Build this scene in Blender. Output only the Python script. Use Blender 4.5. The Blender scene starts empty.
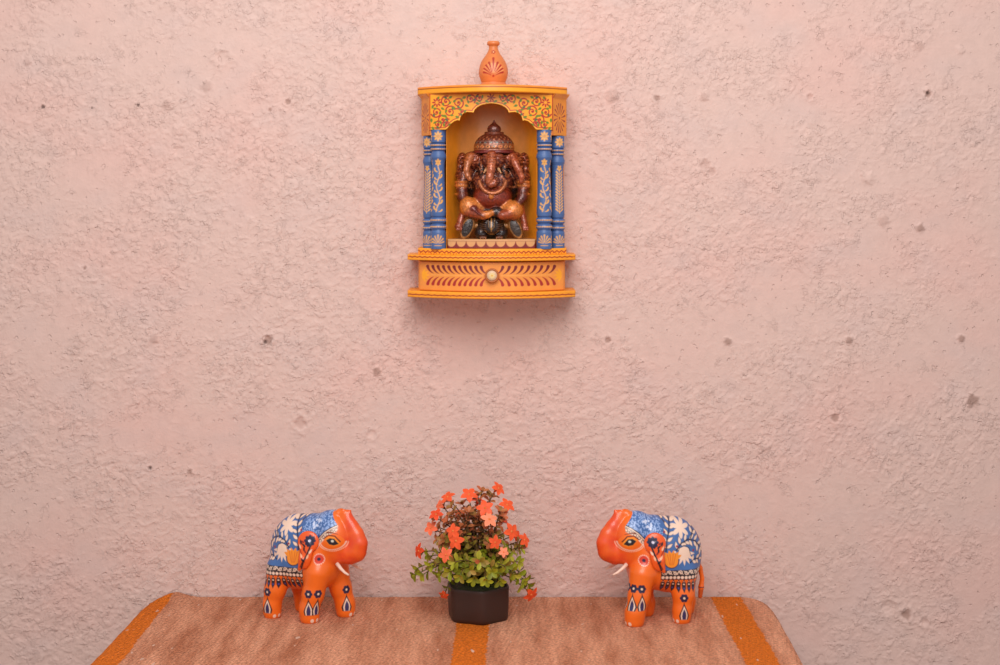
import bpy, math, random
import numpy as np
from mathutils import Vector, Matrix

C = bpy.context.scene.collection
PI = math.pi
rng = random.Random(7)

# ------------------------------------------------------------------ frame of the place
# wall = plane Y 0, camera 1.6 m in front of it at eye height ZH; rug surface at ZT.  1 px ~ 1 mm on the wall
ZT = 0.76
ZH = ZT + 0.406
def S(dep):                      # metres per photo pixel at a distance (mm) from the wall
    return (1600.0 - dep) / 1600.0 / 1000.0
def W(px, py, dep):
    s = S(dep)
    return np.array([(px - 500) * s, -dep / 1000.0, ZH + (190 - py) * s])

def lin(c):
    c = np.asarray(c, float) / 255.0
    return np.where(c <= 0.04045, c / 12.92, ((c + 0.055) / 1.055) ** 2.4)

# ------------------------------------------------------------------ objects
def tag(o, label=None, cat=None, group=None, kind=None):
    if label: o['label'] = label
    if cat: o['category'] = cat
    if group: o['group'] = group
    if kind: o['kind'] = kind
    return o
def empty(name, loc, rz=0.0):
    o = bpy.data.objects.new(name, None)
    o.location = loc; o.rotation_euler = (0, 0, rz); o.empty_display_size = 0.01
    C.objects.link(o)
    return o
def mesh_obj(name, V, F, mat, parent=None, col=None, smooth=True, origin=None, mats=None, fmat=None):
    """V (n,3) in world metres (or local if origin is given as zeros)"""
    V = np.asarray(V, float)
    if origin is None:
        origin = np.array(parent.location) if parent is not None and parent.parent is None else np.zeros(3)
        if parent is not None and parent.parent is not None:
            origin = np.array(parent.parent.location)
    V = V - origin
    me = bpy.data.meshes.new(name)
    if isinstance(F, np.ndarray):
        n, k = F.shape
        me.vertices.add(len(V)); me.vertices.foreach_set('co', V.astype(np.float32).ravel())
        me.loops.add(n * k); me.loops.foreach_set('vertex_index', F.astype(np.int32).ravel())
        me.polygons.add(n); me.polygons.foreach_set('loop_start', np.arange(0, n * k, k, dtype=np.int32))
        me.update(calc_edges=True); me.validate()
    else:
        me.from_pydata(V.tolist(), [], F); me.update()
    if smooth:
        me.polygons.foreach_set('use_smooth', [True] * len(me.polygons))
    if mats is None: mats = [mat]
    for m in mats: me.materials.append(m)
    if fmat is not None: me.polygons.foreach_set('material_index', np.asarray(fmat, np.int32))
    if col is not None:
        a = me.color_attributes.new('paint', 'FLOAT_COLOR', 'POINT')
        a.data.foreach_set('color', np.c_[col, np.ones(len(col))].astype(np.float32).ravel())
    o = bpy.data.objects.new(name, me)
    C.objects.link(o)
    if parent is not None: o.parent = parent
    return o

# ------------------------------------------------------------------ materials
def newmat(name):
    m = bpy.data.materials.new(name); m.use_nodes = True
    nt = m.node_tree; b = nt.nodes['Principled BSDF']
    return m, nt, b
def bump(nt, b, height_socket, strength, dist):
    n = nt.nodes.new('ShaderNodeBump'); n.inputs['Strength'].default_value = strength
    n.inputs['Distance'].default_value = dist
    nt.links.new(height_socket, n.inputs['Height']); nt.links.new(n.outputs['Normal'], b.inputs['Normal'])
def tex_noise(nt, scale, detail=3, rough=.55, coord='Object'):
    tc = nt.nodes.new('ShaderNodeTexCoord'); t = nt.nodes.new('ShaderNodeTexNoise')
    t.inputs['Scale'].default_value = scale; t.inputs['Detail'].default_value = detail
    t.inputs['Roughness'].default_value = rough
    nt.links.new(tc.outputs[coord], t.inputs['Vector'])
    return t
def varied(nt, src, noise, lo, hi):
    """multiply a colour by a mild value variation (pigment unevenness)"""
    mr = nt.nodes.new('ShaderNodeMapRange'); mr.inputs['From Min'].default_value = .3; mr.inputs['From Max'].default_value = .7
    mr.inputs['To Min'].default_value = lo; mr.inputs['To Max'].default_value = hi
    nt.links.new(noise.outputs['Fac'], mr.inputs['Value'])
    vm = nt.nodes.new('ShaderNodeVectorMath'); vm.operation = 'SCALE'
    nt.links.new(src, vm.inputs[0]); nt.links.new(mr.outputs['Result'], vm.inputs['Scale'])
    return vm.outputs['Vector']
def mat_paint(name, rough=.45, scale=900, bstr=.15, bdist=.0003, metal=0.0, var=(.93, 1.06), vscale=120, spec=.5, coat=0.0):
    m, nt, b = newmat(name)
    a = nt.nodes.new('ShaderNodeVertexColor'); a.layer_name = 'paint'
    v = varied(nt, a.outputs['Color'], tex_noise(nt, vscale), *var)
    nt.links.new(v, b.inputs['Base Color'])
    b.inputs['Roughness'].default_value = rough; b.inputs['Metallic'].default_value = metal
    b.inputs['Specular IOR Level'].default_value = spec
    b.inputs['Coat Weight'].default_value = coat
    bump(nt, b, tex_noise(nt, scale).outputs['Fac'], bstr, bdist)
    return m
def mat_solid(name, rgb, rough=.5, scale=300, bstr=.1, bdist=.0004, metal=0.0, var=(.92, 1.07), vscale=60, spec=.5):
    m, nt, b = newmat(name)
    c = nt.nodes.new('ShaderNodeRGB'); c.outputs[0].default_value = (*lin(rgb), 1)
    v = varied(nt, c.outputs[0], tex_noise(nt, vscale), *var)
    nt.links.new(v, b.inputs['Base Color'])
    b.inputs['Roughness'].default_value = rough; b.inputs['Metallic'].default_value = metal
    b.inputs['Specular IOR Level'].default_value = spec
    bump(nt, b, tex_noise(nt, scale).outputs['Fac'], bstr, bdist)
    return m

# ------------------------------------------------------------------ noise
def _hash(ix, iy, seed):
    h = (ix.astype(np.int64) * 374761393 + iy.astype(np.int64) * 668265263 + seed * 1442695041) & 0xffffffff
    h = ((h ^ (h >> 13)) * 1274126177) & 0xffffffff
    return ((h ^ (h >> 16)) & 0xffff) / 65535.0
def gnoise(x, y, seed=0):
    ix = np.floor(x); iy = np.floor(y); fx = x - ix; fy = y - iy
    def g(dx, dy):
        a = _hash(ix + dx, iy + dy, seed) * 2 * PI
        return np.cos(a) * (fx - dx) + np.sin(a) * (fy - dy)
    u = fx * fx * fx * (fx * (fx * 6 - 15) + 10); v = fy * fy * fy * (fy * (fy * 6 - 15) + 10)
    a = g(0, 0); b = g(1, 0); c = g(0, 1); d = g(1, 1)
    return ((a + (b - a) * u) + ((c + (d - c) * u) - (a + (b - a) * u)) * v) * 1.5
def fbm(x, y, seed=0, octv=3, gain=.5):
    r = 0; a = 1; n = 0
    for i in range(octv):
        r = r + a * gnoise(x * 2 ** i, y * 2 ** i, seed + 17 * i); n += a; a *= gain
    return r / n
def sstep(a, b, x):
    t = np.clip((x - a) / (b - a), 0, 1); return t * t * (3 - 2 * t)

# ------------------------------------------------------------------ implicit solids -> closed surface
class Field:
    def __init__(s, lo, hi, h):
        s.h = h; s.lo = np.array(lo, float)
        s.n = np.ceil((np.array(hi) - s.lo) / h).astype(int) + 1
        s.F = np.full(s.n, 50.0); s.prims = []
    def _sub(s, lo, hi):
        a = np.clip(np.floor((np.array(lo) - s.lo) / s.h).astype(int), 0, s.n)
        b = np.clip(np.ceil((np.array(hi) - s.lo) / s.h).astype(int) + 1, 0, s.n)
        ax = [s.lo[i] + s.h * np.arange(a[i], b[i]) for i in range(3)]
        P = np.meshgrid(*ax, indexing='ij')
        return tuple(slice(a[i], b[i]) for i in range(3)), P
    def add(s, fn, lo, hi, k=2.0, col=None, sub=False):
        m = k + 3 * s.h
        sl, P = s._sub(np.array(lo) - m, np.array(hi) + m)
        d = fn(*P); f = s.F[sl]
        if sub:
            d = -d; hh = np.maximum(k - np.abs(f - d), 0) / k
            s.F[sl] = np.maximum(f, d) + hh * hh * k / 4
        else:
            hh = np.maximum(k - np.abs(f - d), 0) / k
            s.F[sl] = np.minimum(f, d) - hh * hh * k / 4
        if not sub or col is not None: s.prims.append((fn, col, sub))
    def ell(s, c, r, k=2.0, col=None, rot=None, sub=False):
        c = np.array(c, float); r = np.array(r, float)
        R = None if rot is None else np.array(Matrix.Rotation(rot[1], 3, rot[0]).transposed())
        if rot is not None and len(rot) > 2:
            R = np.array((Matrix.Rotation(rot[3], 3, rot[2]) @ Matrix.Rotation(rot[1], 3, rot[0])).transposed())
        def fn(x, y, z):
            x = x - c[0]; y = y - c[1]; z = z - c[2]
            if R is not None:
                x, y, z = (R[i, 0] * x + R[i, 1] * y + R[i, 2] * z for i in range(3))
            k0 = np.sqrt((x / r[0]) ** 2 + (y / r[1]) ** 2 + (z / r[2]) ** 2)
            k1 = np.sqrt((x / r[0] ** 2) ** 2 + (y / r[1] ** 2) ** 2 + (z / r[2] ** 2) ** 2)
            return k0 * (k0 - 1) / np.maximum(k1, 1e-6)
        m = r.max() if R is not None else r
        s.add(fn, c - m, c + m, k, col, sub)
    def cone(s, a, b, ra, rb, k=2.0, col=None, sub=False, ysc=1.0):
        a = np.array(a, float); b = np.array(b, float); ab = b - a; L = max(ab @ ab, 1e-9)
        def fn(x, y, z):
            y = a[1] + (y - a[1]) / ysc
            t = np.clip(((x - a[0]) * ab[0] + (y - a[1]) * ab[1] + (z - a[2]) * ab[2]) / L, 0, 1)
            return np.sqrt((x - a[0] - t * ab[0]) ** 2 + (y - a[1] - t * ab[1]) ** 2 + (z - a[2] - t * ab[2]) ** 2) - (ra + (rb - ra) * t)
        R = max(ra, rb)
        s.add(fn, np.minimum(a, b) - R, np.maximum(a, b) + R, k, col, sub)
    def chain(s, pts, k=2.0, col=None, ysc=1.0):
        """pts: (x,y,z,r)"""
        for p, q in zip(pts[:-1], pts[1:]):
            s.cone(p[:3], q[:3], p[3], q[3], k, col, ysc=ysc)
    def mesh(s):
        F = s.F
        neg = F < 0
        c = np.zeros(np.array(F.shape) - 1, int)
        offs = [(i, j, k) for i in (0, 1) for j in (0, 1) for k in (0, 1)]
        n = c.shape
        for o in offs: c += neg[o[0]:o[0] + n[0], o[1]:o[1] + n[1], o[2]:o[2] + n[2]]
        act = (c > 0) & (c < 8)
        idx = np.argwhere(act)
        vid = np.full(n, -1, int); vid[act] = np.arange(len(idx))
        vals = {o: F[idx[:, 0] + o[0], idx[:, 1] + o[1], idx[:, 2] + o[2]] for o in offs}
        acc = np.zeros((len(idx), 3)); cnt = np.zeros(len(idx))
        for o in offs:
            for ax in range(3):
                if o[ax] == 0:
                    p = list(o); p[ax] = 1; p = tuple(p)
                    a = vals[o]; b = vals[p]; x = (a < 0) != (b < 0)
                    t = np.where(x, a / np.where(a == b, 1, a - b), 0)
                    for q in range(3):
                        acc[:, q] += np.where(x, o[q] + (t if q == ax else 0), 0)
                    cnt += x
        V = s.lo + s.h * (idx + acc / cnt[:, None])
        faces = []
        for ax in range(3):
            a, b = (ax + 1) % 3, (ax + 2) % 3
            sl0 = [slice(1, -1)] * 3; sl1 = [slice(1, -1)] * 3
            sl0[ax] = slice(0, -1); sl1[ax] = slice(1, None)
            f0 = neg[tuple(sl0)]; f1 = neg[tuple(sl1)]
            e = np.argwhere(f0 != f1); flip = f0[f0 != f1]
            base = e.copy(); base[:, a] += 1; base[:, b] += 1
            q = []
            for da, db in ((-1, -1), (0, -1), (0, 0), (-1, 0)):
                p = base.copy(); p[:, a] += da; p[:, b] += db
                q.append(vid[p[:, 0], p[:, 1], p[:, 2]])
            q = np.stack(q, 1)
            q[~flip] = q[~flip][:, ::-1]
            faces.append(q)
        return V, np.concatenate(faces)
    def colours(s, V, default, blend=.6):
        best = np.full(len(V), 1e9); col = np.tile(lin(default), (len(V), 1))
        D = []; K = []
        for fn, c, sub in s.prims:
            d = np.abs(fn(V[:, 0], V[:, 1], V[:, 2])); D.append(d); K.append(lin(c if c is not None else default))
        D = np.stack(D, 1); K = np.stack(K, 0)
        w = np.exp(-(D - D.min(1)[:, None]) / blend)
        return (w @ K) / w.sum(1)[:, None]

# ------------------------------------------------------------------ painting on surfaces (pigment, plus the niche sheen)
class Paint:
    def __init__(s, n, base):
        s.c = np.tile(lin(base), (n, 1)) if np.ndim(base) == 1 else base.copy()
        s.u = s.v = s.m = None; s.aa = .25
    def chart(s, u, v, m=None, aa=.25):
        s.u = u; s.v = v; s.m = np.ones(len(u), bool) if m is None else m; s.aa = aa; return s
    def _blend(s, idx, d, col, a=1.0):
        al = a * np.clip(.5 - d / (2 * s.aa), 0, 1)
        s.c[idx] += (lin(col) - s.c[idx]) * al[:, None]
    def _in(s, lo, hi):
        e = s.aa
        return np.nonzero(s.m & (s.u > lo[0] - e) & (s.u < hi[0] + e) & (s.v > lo[1] - e) & (s.v < hi[1] + e))[0]
    def rect(s, x0, y0, x1, y1, col, a=1.0):
        i = s._in((x0, y0), (x1, y1))
        d = np.maximum(np.maximum(x0 - s.u[i], s.u[i] - x1), np.maximum(y0 - s.v[i], s.v[i] - y1)); s._blend(i, d, col, a)
    def ell(s, cx, cy, rx, ry, col, ang=0, ring=None, a=1.0):
        R = max(rx, ry) + (ring or 0)
        i = s._in((cx - R, cy - R), (cx + R, cy + R))
        x = s.u[i] - cx; y = s.v[i] - cy; ca, sa = math.cos(ang), math.sin(ang)
        x, y = x * ca + y * sa, -x * sa + y * ca
        d = (np.sqrt((x / rx) ** 2 + (y / ry) ** 2) - 1) * min(rx, ry)
        if ring: d = np.abs(d) - ring / 2
        s._blend(i, d, col, a)
    def poly(s, pts, col, a=1.0):
        p = np.array(pts, float); i = s._in(p.min(0), p.max(0))
        if not len(i): return
        x = s.u[i]; y = s.v[i]; d = np.full(len(i), 1e9); sg = np.ones(len(i))
        for k in range(len(p)):
            ax, ay = p[k]; bx, by = p[k - 1]; ex, ey = bx - ax, by - ay; wx, wy = x - ax, y - ay
            t = np.clip((wx * ex + wy * ey) / max(ex * ex + ey * ey, 1e-12), 0, 1)
            d = np.minimum(d, (wx - ex * t) ** 2 + (wy - ey * t) ** 2)
            c1 = y >= ay; c2 = y < by; c3 = ex * wy > ey * wx
            sg = np.where((c1 & c2 & c3) | (~c1 & ~c2 & ~c3), -sg, sg)
        s._blend(i, sg * np.sqrt(d), col, a)
    def line(s, pts, w, col, w2=None, a=1.0):
        p = np.array(pts, float); w2 = w if w2 is None else w2; W_ = max(w, w2)
        i = s._in(p.min(0) - W_, p.max(0) + W_)
        if not len(i): return
        x = s.u[i]; y = s.v[i]; d = np.full(len(i), 1e9); n = len(p) - 1
        for k in range(n):
            ax, ay = p[k]; ex, ey = p[k + 1] - p[k]; wx, wy = x - ax, y - ay
            t = np.clip((wx * ex + wy * ey) / max(ex * ex + ey * ey, 1e-12), 0, 1)
            ww = (w + (w2 - w) * (k + t) / n) / 2
            d = np.minimum(d, np.sqrt((wx - ex * t) ** 2 + (wy - ey * t) ** 2) - ww)
        s._blend(i, d, col, a)
    def leaf(s, x, y, L, wd, ang, col, out=None, ow=.5):
        """pointed leaf with its base at x,y"""
        ts = np.linspace(0, 1, 9); pr = np.sin(PI * ts ** .8) * wd / 2
        P = [(t * L, w) for t, w in zip(ts, pr)] + [(t * L, -w) for t, w in list(zip(ts, pr))[-2:0:-1]]
        ca, sa = math.cos(ang), math.sin(ang)
        P = [(x + a * ca - b * sa, y + a * sa + b * ca) for a, b in P]
        if out: s.line(P + P[:1], ow * 2, out)
        s.poly(P, col)
    def drop(s, x, y, L, wd, ang, col, bend=0.0):
        """drop stroke: thin at x,y, fat at the far end, optionally bent"""
        pts = []
        for t in np.linspace(0, 1, 7):
            a = ang + bend * (t - .5)
            pts.append((x, y)); x += L / 6 * math.cos(a); y += L / 6 * math.sin(a)
        s.line(pts, wd * .15, col, wd)
    def flower(s, x, y, r, n, col, cen=None, a0=0., wd=None, r0=.15, cr=.25):
        for k in range(n):
            a = a0 + 2 * PI * k / n
            s.ell(x + math.cos(a) * r * (.5 + r0 / 2), y + math.sin(a) * r * (.5 + r0 / 2), r * (.5 - r0 / 2), wd or r * 1.5 / n, col, a)
        if cen: s.ell(x, y, r * cr, r * cr, cen)
    def spiral(s, x, y, r, turns, a0, w, col, sgn=1):
        P = []
        for t in np.linspace(0, 1, 26):
            a = a0 + sgn * 2 * PI * turns * t; q = r * (1 - .85 * t)
            P.append((x + q * math.cos(a), y + q * math.sin(a)))
        s.line(P, w, col, w * .7)

# ------------------------------------------------------------------ surfaces
def grid_faces(nu, nv, off=0, flip=False):
    i = np.arange(nu - 1)[:, None] * nv + np.arange(nv - 1)[None, :] + off
    q = np.stack([i, i + nv, i + nv + 1, i + 1], -1).reshape(-1, 4)
    return q[:, ::-1] if flip else q
def lathe(prof, cx, cy, nseg=48, zsub=None):
    """prof (r,z) bottom..top in world metres; returns V, F, angle, z"""
    prof = np.array(prof, float)
    if zsub:
        L = np.r_[0, np.cumsum(np.hypot(*np.diff(prof, axis=0).T))]
        t = np.linspace(0, L[-1], max(int(L[-1] / zsub), 4))
        t = np.unique(np.r_[t, L]); prof = np.c_[np.interp(t, L, prof[:, 0]), np.interp(t, L, prof[:, 1])]
    a = np.linspace(0, 2 * PI, nseg, endpoint=False)
    n = len(prof)
    V = np.empty((nseg, n, 3))
    V[:, :, 0] = cx + np.outer(np.cos(a), prof[:, 0]); V[:, :, 1] = cy + np.outer(np.sin(a), prof[:, 0]); V[:, :, 2] = prof[:, 1]
    V = V.reshape(-1, 3)
    F = []
    i = np.arange(nseg)[:, None] * n; j = ((np.arange(nseg) + 1) % nseg)[:, None] * n; k = np.arange(n - 1)[None, :]
    F = np.stack([i + k, j + k, j + k + 1, i + k + 1], -1).reshape(-1, 4)
    ang = np.repeat(a, n)
    return V, F, ang, V[:, 2]
def smooth_prof(pts, n=60):
    """Catmull-Rom through (r,z)"""
    p = np.array(pts, float); p = np.vstack([2 * p[0] - p[1], p, 2 * p[-1] - p[-2]])
    out = []
    m = len(p) - 3; per = max(2, n // m)
    for k in range(m):
        a, b, c, d = p[k:k + 4]
        for t in np.linspace(0, 1, per, endpoint=False):
            out.append(.5 * (2 * b + (c - a) * t + (2 * a - 5 * b + 4 * c - d) * t * t + (3 * b - a - 3 * c + d) * t ** 3))
    out.append(p[-2]); out = np.array(out); out[:, 0] = np.maximum(out[:, 0], 1e-5)
    return out
def bowed_block(x0, x1, zlo, zhi, dep, back=0.0, step=.0005, rnd=.0008):
    """solid block: front face bowed by dep(x) (metres from the wall), flat back. zlo/zhi may be functions of x.
       Returns V, F, mask of front vertices, (x,z) design coords"""
    nx = max(int((x1 - x0) / step), 4) + 1
    xs = np.linspace(x0, x1, nx)
    lo = zlo(xs) if callable(zlo) else np.full(nx, zlo); hi = zhi(xs) if callable(zhi) else np.full(nx, zhi)
    nz = max(int((hi - lo).max() / step), 4) + 1
    t = np.linspace(0, 1, nz)
    Z = lo[:, None] + (hi - lo)[:, None] * t
    X = np.repeat(xs[:, None], nz, 1)
    D = np.repeat(dep(xs)[:, None], nz, 1)
    e = np.minimum(np.minimum(Z - lo[:, None], hi[:, None] - Z), np.minimum(X - x0, x1 - X))
    q = np.clip(1 - e / rnd, 0, 1); D = D - rnd * (1 - np.sqrt(np.maximum(1 - q * q, 0)))
    Vf = np.stack([X, -D, Z], -1).reshape(-1, 3)
    Vb = Vf.copy(); Vb[:, 1] = -back if not callable(back) else -np.repeat(back(xs)[:, None], nz, 1).ravel()
    N = len(Vf)
    F = [grid_faces(nx, nz)]
    # thin ring of side faces (own vertices so that edges stay crisp)
    ring = [(i * nz) for i in range(nx)] + [((nx - 1) * nz + k) for k in range(1, nz)] + [(i * nz + nz - 1) for i in range(nx - 2, -1, -1)] + [k for k in range(nz - 2, 0, -1)]
    ring = np.array(ring); m = len(ring)
    A = np.arange(m) + N; B = A + m
    Vr = np.vstack([Vf[ring], Vb[ring]])
    nxt = np.roll(np.arange(m), -1)
    F.append(np.stack([A, B, B[nxt], A[nxt]], 1))
    # back: coarse columns
    b0 = N + 2 * m
    Vk = np.stack([np.r_[xs, xs], np.r_[Vb.reshape(nx, nz, 3)[:, 0, 1], Vb.reshape(nx, nz, 3)[:, -1, 1]], np.r_[lo, hi]], -1)
    i = np.arange(nx - 1)
    F.append(np.stack([b0 + i, b0 + nx + i, b0 + nx + i + 1, b0 + i + 1], 1))
    V = np.vstack([Vf, Vr, Vk]); F = np.concatenate(F)
    front = np.zeros(len(V), bool); front[:N] = True
    return V, F, front
def para(xc, hw, dE, dC):
    return lambda x: dE + (dC - dE) * (1 - np.clip((x - xc) / hw, -1, 1) ** 2)
def tube(pts, r, nseg=6, r2=None):
    P = [Vector(p) for p in pts]; V = []; n = len(P)
    for k, p in enumerate(P):
        t = (P[min(k + 1, n - 1)] - P[max(k - 1, 0)]).normalized()
        u = t.cross(Vector((0.31, .77, .55))).normalized(); w = t.cross(u)
        rr = r if r2 is None else r + (r2 - r) * k / (n - 1)
        for q in range(nseg):
            a = 2 * PI * q / nseg; V.append(p + (u * math.cos(a) + w * math.sin(a)) * rr)
    F = []
    for k in range(n - 1):
        for q in range(nseg):
            F.append((k * nseg + q, k * nseg + (q + 1) % nseg, (k + 1) * nseg + (q + 1) % nseg, (k + 1) * nseg + q))
    F.append(tuple(range(nseg))[::-1]); F.append(tuple((n - 1) * nseg + q for q in range(nseg)))
    return [tuple(v) for v in V], F

#@@ SETTING
# ================================================================== the wall
def axis(lo, a, b, hi, fine):
    return np.unique(np.r_[np.linspace(lo, a, 40), np.arange(a, b, fine), np.linspace(b, hi, 40)])
wx = axis(-1.4, -.54, .54, 1.4, .0009)
wz = axis(0.0, ZH - .485, ZH + .205, 2.5, .0009)
X, Z = np.meshgrid(wx, wz, indexing='ij')
mm = 1000.0
xa = X * mm; za = (Z - ZH) * mm                       # millimetres
wpx = xa + 500; wpy = 190 - za
warpx = 9 * fbm(xa / 38, za / 38, 3, 2); warpy = 9 * fbm(xa / 38, za / 38, 9, 2)
fx = xa + warpx; fz = za + warpy
# trowel direction turns from level on the left to diagonal on the right
th = np.radians(8 + 40 * sstep(450, 800, wpx) * (1 - .6 * sstep(350, 620, wpy)))
rx = fx * np.cos(th) + fz * np.sin(th); rz = -fx * np.sin(th) + fz * np.cos(th)
patch = fbm(xa / 120 + 3, za / 95, 21, 3)
side = 1 - .75 * sstep(560, 840, wpx)
mask = np.clip(sstep(-.22, .16, patch + .26 * side - .10), 0, 1)
mask2 = sstep(-.12, .2, fbm(xa / 60, za / 50, 33, 2) + .12 * side)
sx1 = xa + 4 * gnoise(xa / 13, za / 13, 3); sz1 = za + 4 * gnoise(xa / 13, za / 13, 8)
n1 = fbm(rx / 13, rz / 9.5, 40, 3, .62); n2 = fbm(sx1 / 7.5, sz1 / 6.5, 50, 2, .6); n3 = fbm(rx / 27, rz / 19, 60, 4, .62)
h = .22 * sstep(.03, .11, n1) * mask + .20 * sstep(.05, .15, n2) * mask * mask2 + .22 * sstep(.03, .08, n3) * mask
h += .30 * sstep(.05, .0, np.abs(fbm(sx1 / 17, sz1 / 11, 70, 2))) * mask2 * sstep(.0, .3, gnoise(xa / 22, za / 22, 71) + .12)
h += .40 * sstep(.22, .36, fbm(sx1 / 7, sz1 / 5.5, 81, 1)) * (.2 + .8 * mask)
h += .50 * sstep(.62, .86, gnoise(rx / 11, rz / 9, 85)) * (.4 + .6 * mask)
h += .12 * gnoise(xa / 4.2, za / 4.2, 90) * (.15 + .85 * mask) + .9 * fbm(xa / 150, za / 150, 95, 2)
h = h * 1.0
Pw = Paint(X.size, (216, 184, 173))
tone = fbm(xa / 140, za / 110, 101, 3).ravel(); t2 = fbm(xa / 55, za / 45, 105, 2).ravel()
Pw.c += (lin((221, 179, 168)) - Pw.c) * np.clip(.15 + .9 * tone, 0, .6)[:, None]
Pw.c += (lin((210, 182, 174)) - Pw.c) * np.clip(.9 * t2, 0, .5)[:, None]
Pw.chart(wpx.ravel(), wpy.ravel(), aa=1.0)
BR = (128, 88, 72); DK = (60, 40, 34); GR = (164, 124, 112)
# stones and pits in the plaster: x, y, radius, relief, colour
marks = [(43,107,2.2,-1.2,DK),(92,108,1.3,-.8,DK),(138,105,1.8,-1,DK),(167,104,5.5,1.5,GR),(288,102,3,-1.2,BR),(270,110,2,-.8,BR),
 (179,130,6,1.2,None),(178,151,5,-.8,None),(207,86,6,1.2,GR),(222,57,6,-1,None),(154,338,5,1.6,GR),(268,340,4.6,-1.4,BR),(265,342,2,-1,DK),(377,371,4.6,1.2,BR),
 (300,424,6,-1.3,GR),(150,468,2,-1,DK),(190,471,3,1,BR),(657,98,3,-1,BR),(704,96,4.5,1.6,GR),(612,95,7,1.6,GR),(918,45,5.5,1.6,GR),
 (928,94,3.6,-1.6,BR),(928,93,2,-.8,DK),(810,97,3,-1,GR),(868,178,6,1.8,None),(883,220,6,1.4,GR),(920,228,4.5,1.6,BR),(608,340,3.2,-1.2,BR),
 (728,341,4,1.4,BR),(849,340,4,1.6,BR),(961,338,4,1.6,BR),(764,445,6,1.6,None),(838,424,7,1.3,None),(893,427,7,1.2,None),(835,418,4,-1,BR),
 (906,615,5,-1.2,BR),(888,607,7,-1,None),(924,622,4,-1,None),(660,150,4,1,None),(705,165,5,-1,GR),(712,172,4,-1,GR),(902,22,3,.8,GR),(960,50,4,1.2,None),
 (28,62,4,1,GR),(497,379,3,1,None),(487,381,3,1,None),(497,388,3,1,None),(480,378,3,.8,None),(85,268,2,-.7,BR),(26,86,3,-.6,None),(70,110,2,.6,None),
 (372,434,4,-.8,None),(620,315,5,1,None),(520,30,3,.8,None),(340,60,4,1,None),(110,470,4,.8,None),(60,500,3,.8,None),(972,400,7,1.2,BR)]
for (mx, my, r, dz, c) in marks:
    jx = mx + .25 * r * gnoise(wpx / (r * .8) + mx, wpy / (r * .8), 7); d = np.hypot(wpx - mx, wpy - my) * (1 + .35 * gnoise(wpx / (r * .7), wpy / (r * .7), 5))
    h += dz * np.where(d < 2.2 * r, np.exp(-(d / r) ** 4) if dz > 0 else np.exp(-(d / r) ** 4) - .6 * np.exp(-((d - 1.3 * r) / (.5 * r)) ** 2), 0)
    if c is not None:
        Pw.c += (lin(c) - Pw.c) * (np.clip((1.05 - d / r) * 2.2, 0, 1) * (.75 if c is DK else .55 if c is BR else .28)).ravel()[:, None]
fade = ((wpx > -60) & (wpx < 1060) & (wpy > -30) & (wpy < 690)).astype(float)
h = h * np.where(fade > 0, 1, .35)
Vw = np.stack([X, -h / mm, Z], -1).reshape(-1, 3)
m_wall, nt, b = newmat('pink_plaster')
a = nt.nodes.new('ShaderNodeVertexColor'); a.layer_name = 'paint'
nt.links.new(varied(nt, a.outputs['Color'], tex_noise(nt, 90, 4, .65), .95, 1.04), b.inputs['Base Color'])
b.inputs['Roughness'].default_value = .62; b.inputs['Specular IOR Level'].default_value = .35
# crisp little flakes and creases of the trowelled plaster; they thin out where the coat is smooth
def nmath(op, a, c):
    n = nt.nodes.new('ShaderNodeMath'); n.operation = op
    for i, v in enumerate((a, c)):
        if isinstance(v, (int, float)): n.inputs[i].default_value = v
        else: nt.links.new(v, n.inputs[i])
    return n.outputs[0]
def nramp(x, lo, hi, to0=0.0, to1=1.0):
    n = nt.nodes.new('ShaderNodeMapRange'); n.inputs['From Min'].default_value = lo; n.inputs['From Max'].default_value = hi
    n.inputs['To Min'].default_value = to0; n.inputs['To Max'].default_value = to1
    nt.links.new(x, n.inputs['Value']); return n.outputs['Result']
ra = nt.nodes.new('ShaderNodeAttribute'); ra.attribute_name = 'coat'
rgh = ra.outputs['Fac']
fl1 = nramp(tex_noise(nt, 105, 4, .62).outputs['Fac'], .552, .585)
fl2 = nramp(tex_noise(nt, 185, 3, .6).outputs['Fac'], .56, .61)
cr1 = nramp(nmath('ABSOLUTE', nmath('SUBTRACT', tex_noise(nt, 62, 5, .66).outputs['Fac'], .5), 0), .0, .022, 1, 0)
cr2 = nramp(nmath('ABSOLUTE', nmath('SUBTRACT', tex_noise(nt, 96, 4, .66).outputs['Fac'], .47), 0), .0, .020, 1, 0)
gate = nramp(tex_noise(nt, 48, 2, .5).outputs['Fac'], .54, .64); gate2 = nramp(tex_noise(nt, 36, 2, .5).outputs['Fac'], .54, .66)
hh_ = nmath('ADD', nmath('MULTIPLY', fl1, .50), nmath('MULTIPLY', fl2, .36))
hh_ = nmath('ADD', nmath('MULTIPLY', hh_, rgh), nmath('MULTIPLY', nmath('MULTIPLY', cr1, gate), .40))
hh_ = nmath('ADD', hh_, nmath('MULTIPLY', nmath('MULTIPLY', nmath('MULTIPLY', cr2, gate2), rgh), .34))
hh_ = nmath('ADD', hh_, nmath('MULTIPLY', nramp(tex_noise(nt, 130, 2, .5).outputs['Fac'], .655, .70), -.9))
hh_ = nmath('ADD', hh_, nmath('MULTIPLY', nmath('MULTIPLY', nramp(tex_noise(nt, 78, 3, .55).outputs['Fac'], .62, .70), rgh), .9))
hh_ = nmath('ADD', hh_, nmath('MULTIPLY', tex_noise(nt, 420, 4, .7).outputs['Fac'], .40))
bump(nt, b, hh_, .78, .0010)
o = mesh_obj('wall_back', Vw, grid_faces(len(wx), len(wz)), m_wall, col=Pw.c)
at_ = o.data.attributes.new('coat', 'FLOAT', 'POINT'); at_.data.foreach_set('value', (.10 + .9 * mask * (.45 + .55 * mask2)).ravel().astype(np.float32))
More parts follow.
